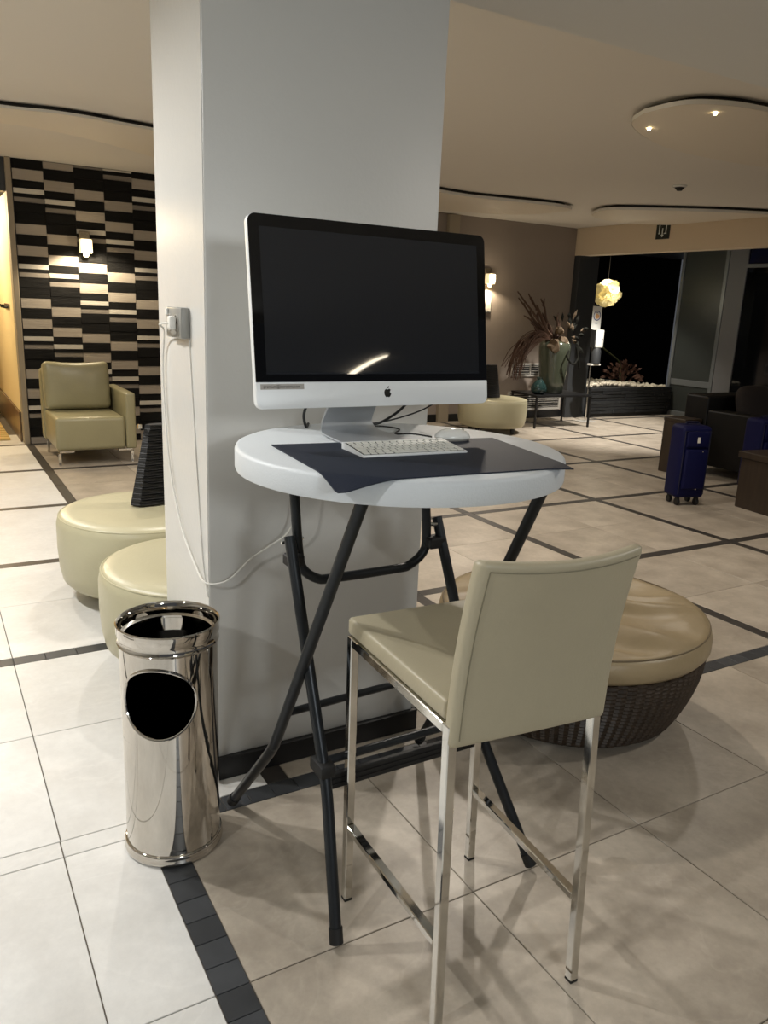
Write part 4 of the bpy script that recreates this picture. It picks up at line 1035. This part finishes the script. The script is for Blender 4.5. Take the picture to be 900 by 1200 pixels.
# ------------------------------------------------------------------ bar stool
t0 = thing('bar_stool', 'greige leather bar stool with chrome legs in front of the table', 'stool', (.97, 1.24, 0))
FLs, FRs, BRs, BLs = Vector((.803, 1.466, 0)), Vector((1.170, 1.448, 0)), Vector((1.136, 1.014, 0)), Vector((.797, 1.052, 0))
SH = .714; LW = .021
FLt, FRt, BRt, BLt = Vector((.795, 1.462, 0)), Vector((1.152, 1.446, 0)), Vector((1.114, 1.022, 0)), Vector((.772, 1.040, 0))
for f, tp in ((FLs, FLt), (FRs, FRt), (BRs, BRt), (BLs, BLt)):
    b_ = nb(); ref = (BLs-FLs).normalized()
    bar(b_, f+Vector((0, 0, .006)), tp+Vector((0, 0, SH)), LW, LW, ref, .002); lg = obj('leg', b_, 'chrome', t0)
    b_ = nb(); bar(b_, f, f+Vector((0, 0, .0058)), LW-.001, LW-.001, ref, 0); obj('foot_pad', b_, 'rubber', lg)
for a, c_ in ((FLt, BLt), (FRt, BRt), (FLt, FRt), (BLt, BRt)):
    d = (c_-a).normalized()*(LW/2+.0005)
    b_ = nb(); bar(b_, a+d+Vector((0, 0, SH-LW/2)), c_-d+Vector((0, 0, SH-LW/2)), LW, LW, (0, 0, 1), .002); obj('seat_rail', b_, 'chrome', t0)
for a, c_ in ((FLs*.7+FLt*.3, BLs*.7+BLt*.3), (FRs*.7+FRt*.3, BRs*.7+BRt*.3)):
    d = (c_-a).normalized()*(LW/2+.0005)
    b_ = nb(); bar(b_, a+d+Vector((0, 0, .215)), c_-d+Vector((0, 0, .215)), LW, LW*.8, (0, 0, 1), .002); obj('foot_rail', b_, 'chrome', t0)
ux = (FRt-FLt).normalized(); uy = (FLt-BLt).normalized()
Wd = (FRs-FLs).length
def sp(u, v, z):     # stool frame: u across 0..1, v from back 0 to front 1 (both beyond allowed)
    return (BLt*(1-u)+BRt*u)*(1-v)+(FLt*(1-u)+FRt*u)*v+Vector((0, 0, z))
def slab(fn, nu, nv, r, name, m_, parent, angle=60):
    """closed rounded slab: fn(u,v,s) with s=-1 bottom, 1 top"""
    b_ = nb(); rows_ = {}
    for s in (-1, 1):
        rows_[s] = [[b_.verts.new(fn(i/nu, j/nv, s)) for i in range(nu+1)] for j in range(nv+1)]
        for j in range(nv):
            for i in range(nu): b_.faces.new((rows_[s][j][i], rows_[s][j][i+1], rows_[s][j+1][i+1], rows_[s][j+1][i]))
    A, B = rows_[-1], rows_[1]
    for i in range(nu):
        for j in (0, nv): b_.faces.new((A[j][i], A[j][i+1], B[j][i+1], B[j][i]))
    for j in range(nv):
        for i in (0, nu): b_.faces.new((A[j][i], A[j+1][i], B[j+1][i], B[j][i]))
    bmesh.ops.recalc_face_normals(b_, faces=b_.faces[:])
    es = [e for e in b_.edges if e.calc_face_angle(0) > .9]
    bmesh.ops.bevel(b_, geom=es, offset=r, segments=4, profile=.5, affect='EDGES', clamp_overlap=True)
    return obj(name, b_, m_, parent, angle=angle)
def seat_fn(u, v, s):
    uu = -.022+1.044*u; vv = .02+1.02*v
    z = SH+.0015 if s < 0 else SH+.043-.003*(1-(2*u-1)**2)*(1-(2*v-1)**2)
    return sp(uu, vv, z)
slab(seat_fn, 8, 8, .009, 'seat', 'stool', t0)
K00, K10, K01, K11 = Vector((.762, 1.022, .670)), Vector((1.128, 1.002, .660)), Vector((.764, .972, 1.044)), Vector((1.150, .975, 1.028))
def back_fn2(u, v, s):
    # the four corners of the outer face; slight outward bow across, the top dips in the middle
    p = (K00*(1-u)+K10*u)*(1-v)+(K01*(1-u)+K11*u)*v
    c = 1-(2*u-1)**2
    p = p-uy*(.026*c*(.3+.7*v))+Vector((0, 0, -.010*c*v*v+.004*c*(1-v)))
    p += uy*(-.012*math.sin(v*PI)*-1)
    return p+uy*(.032 if s > 0 else 0)
bk_ = slab(back_fn2, 12, 12, .012, 'backrest', 'stool', t0, 60)
# stitched seam along the outer edge of the back
def seam(pts, r, nm):
    b_ = nb(); tube(b_, pts, r, 6); obj(nm, b_, 'stitch', bk_)
off = uy*-.0008
pts = [back_fn2(.045, v/20, -1)+off for v in range(1, 20)]+[back_fn2(.045+.91*i/20, .955, -1)+off for i in range(21)]
seam(pts, .0012, 'stitching')
print('pieces', count)
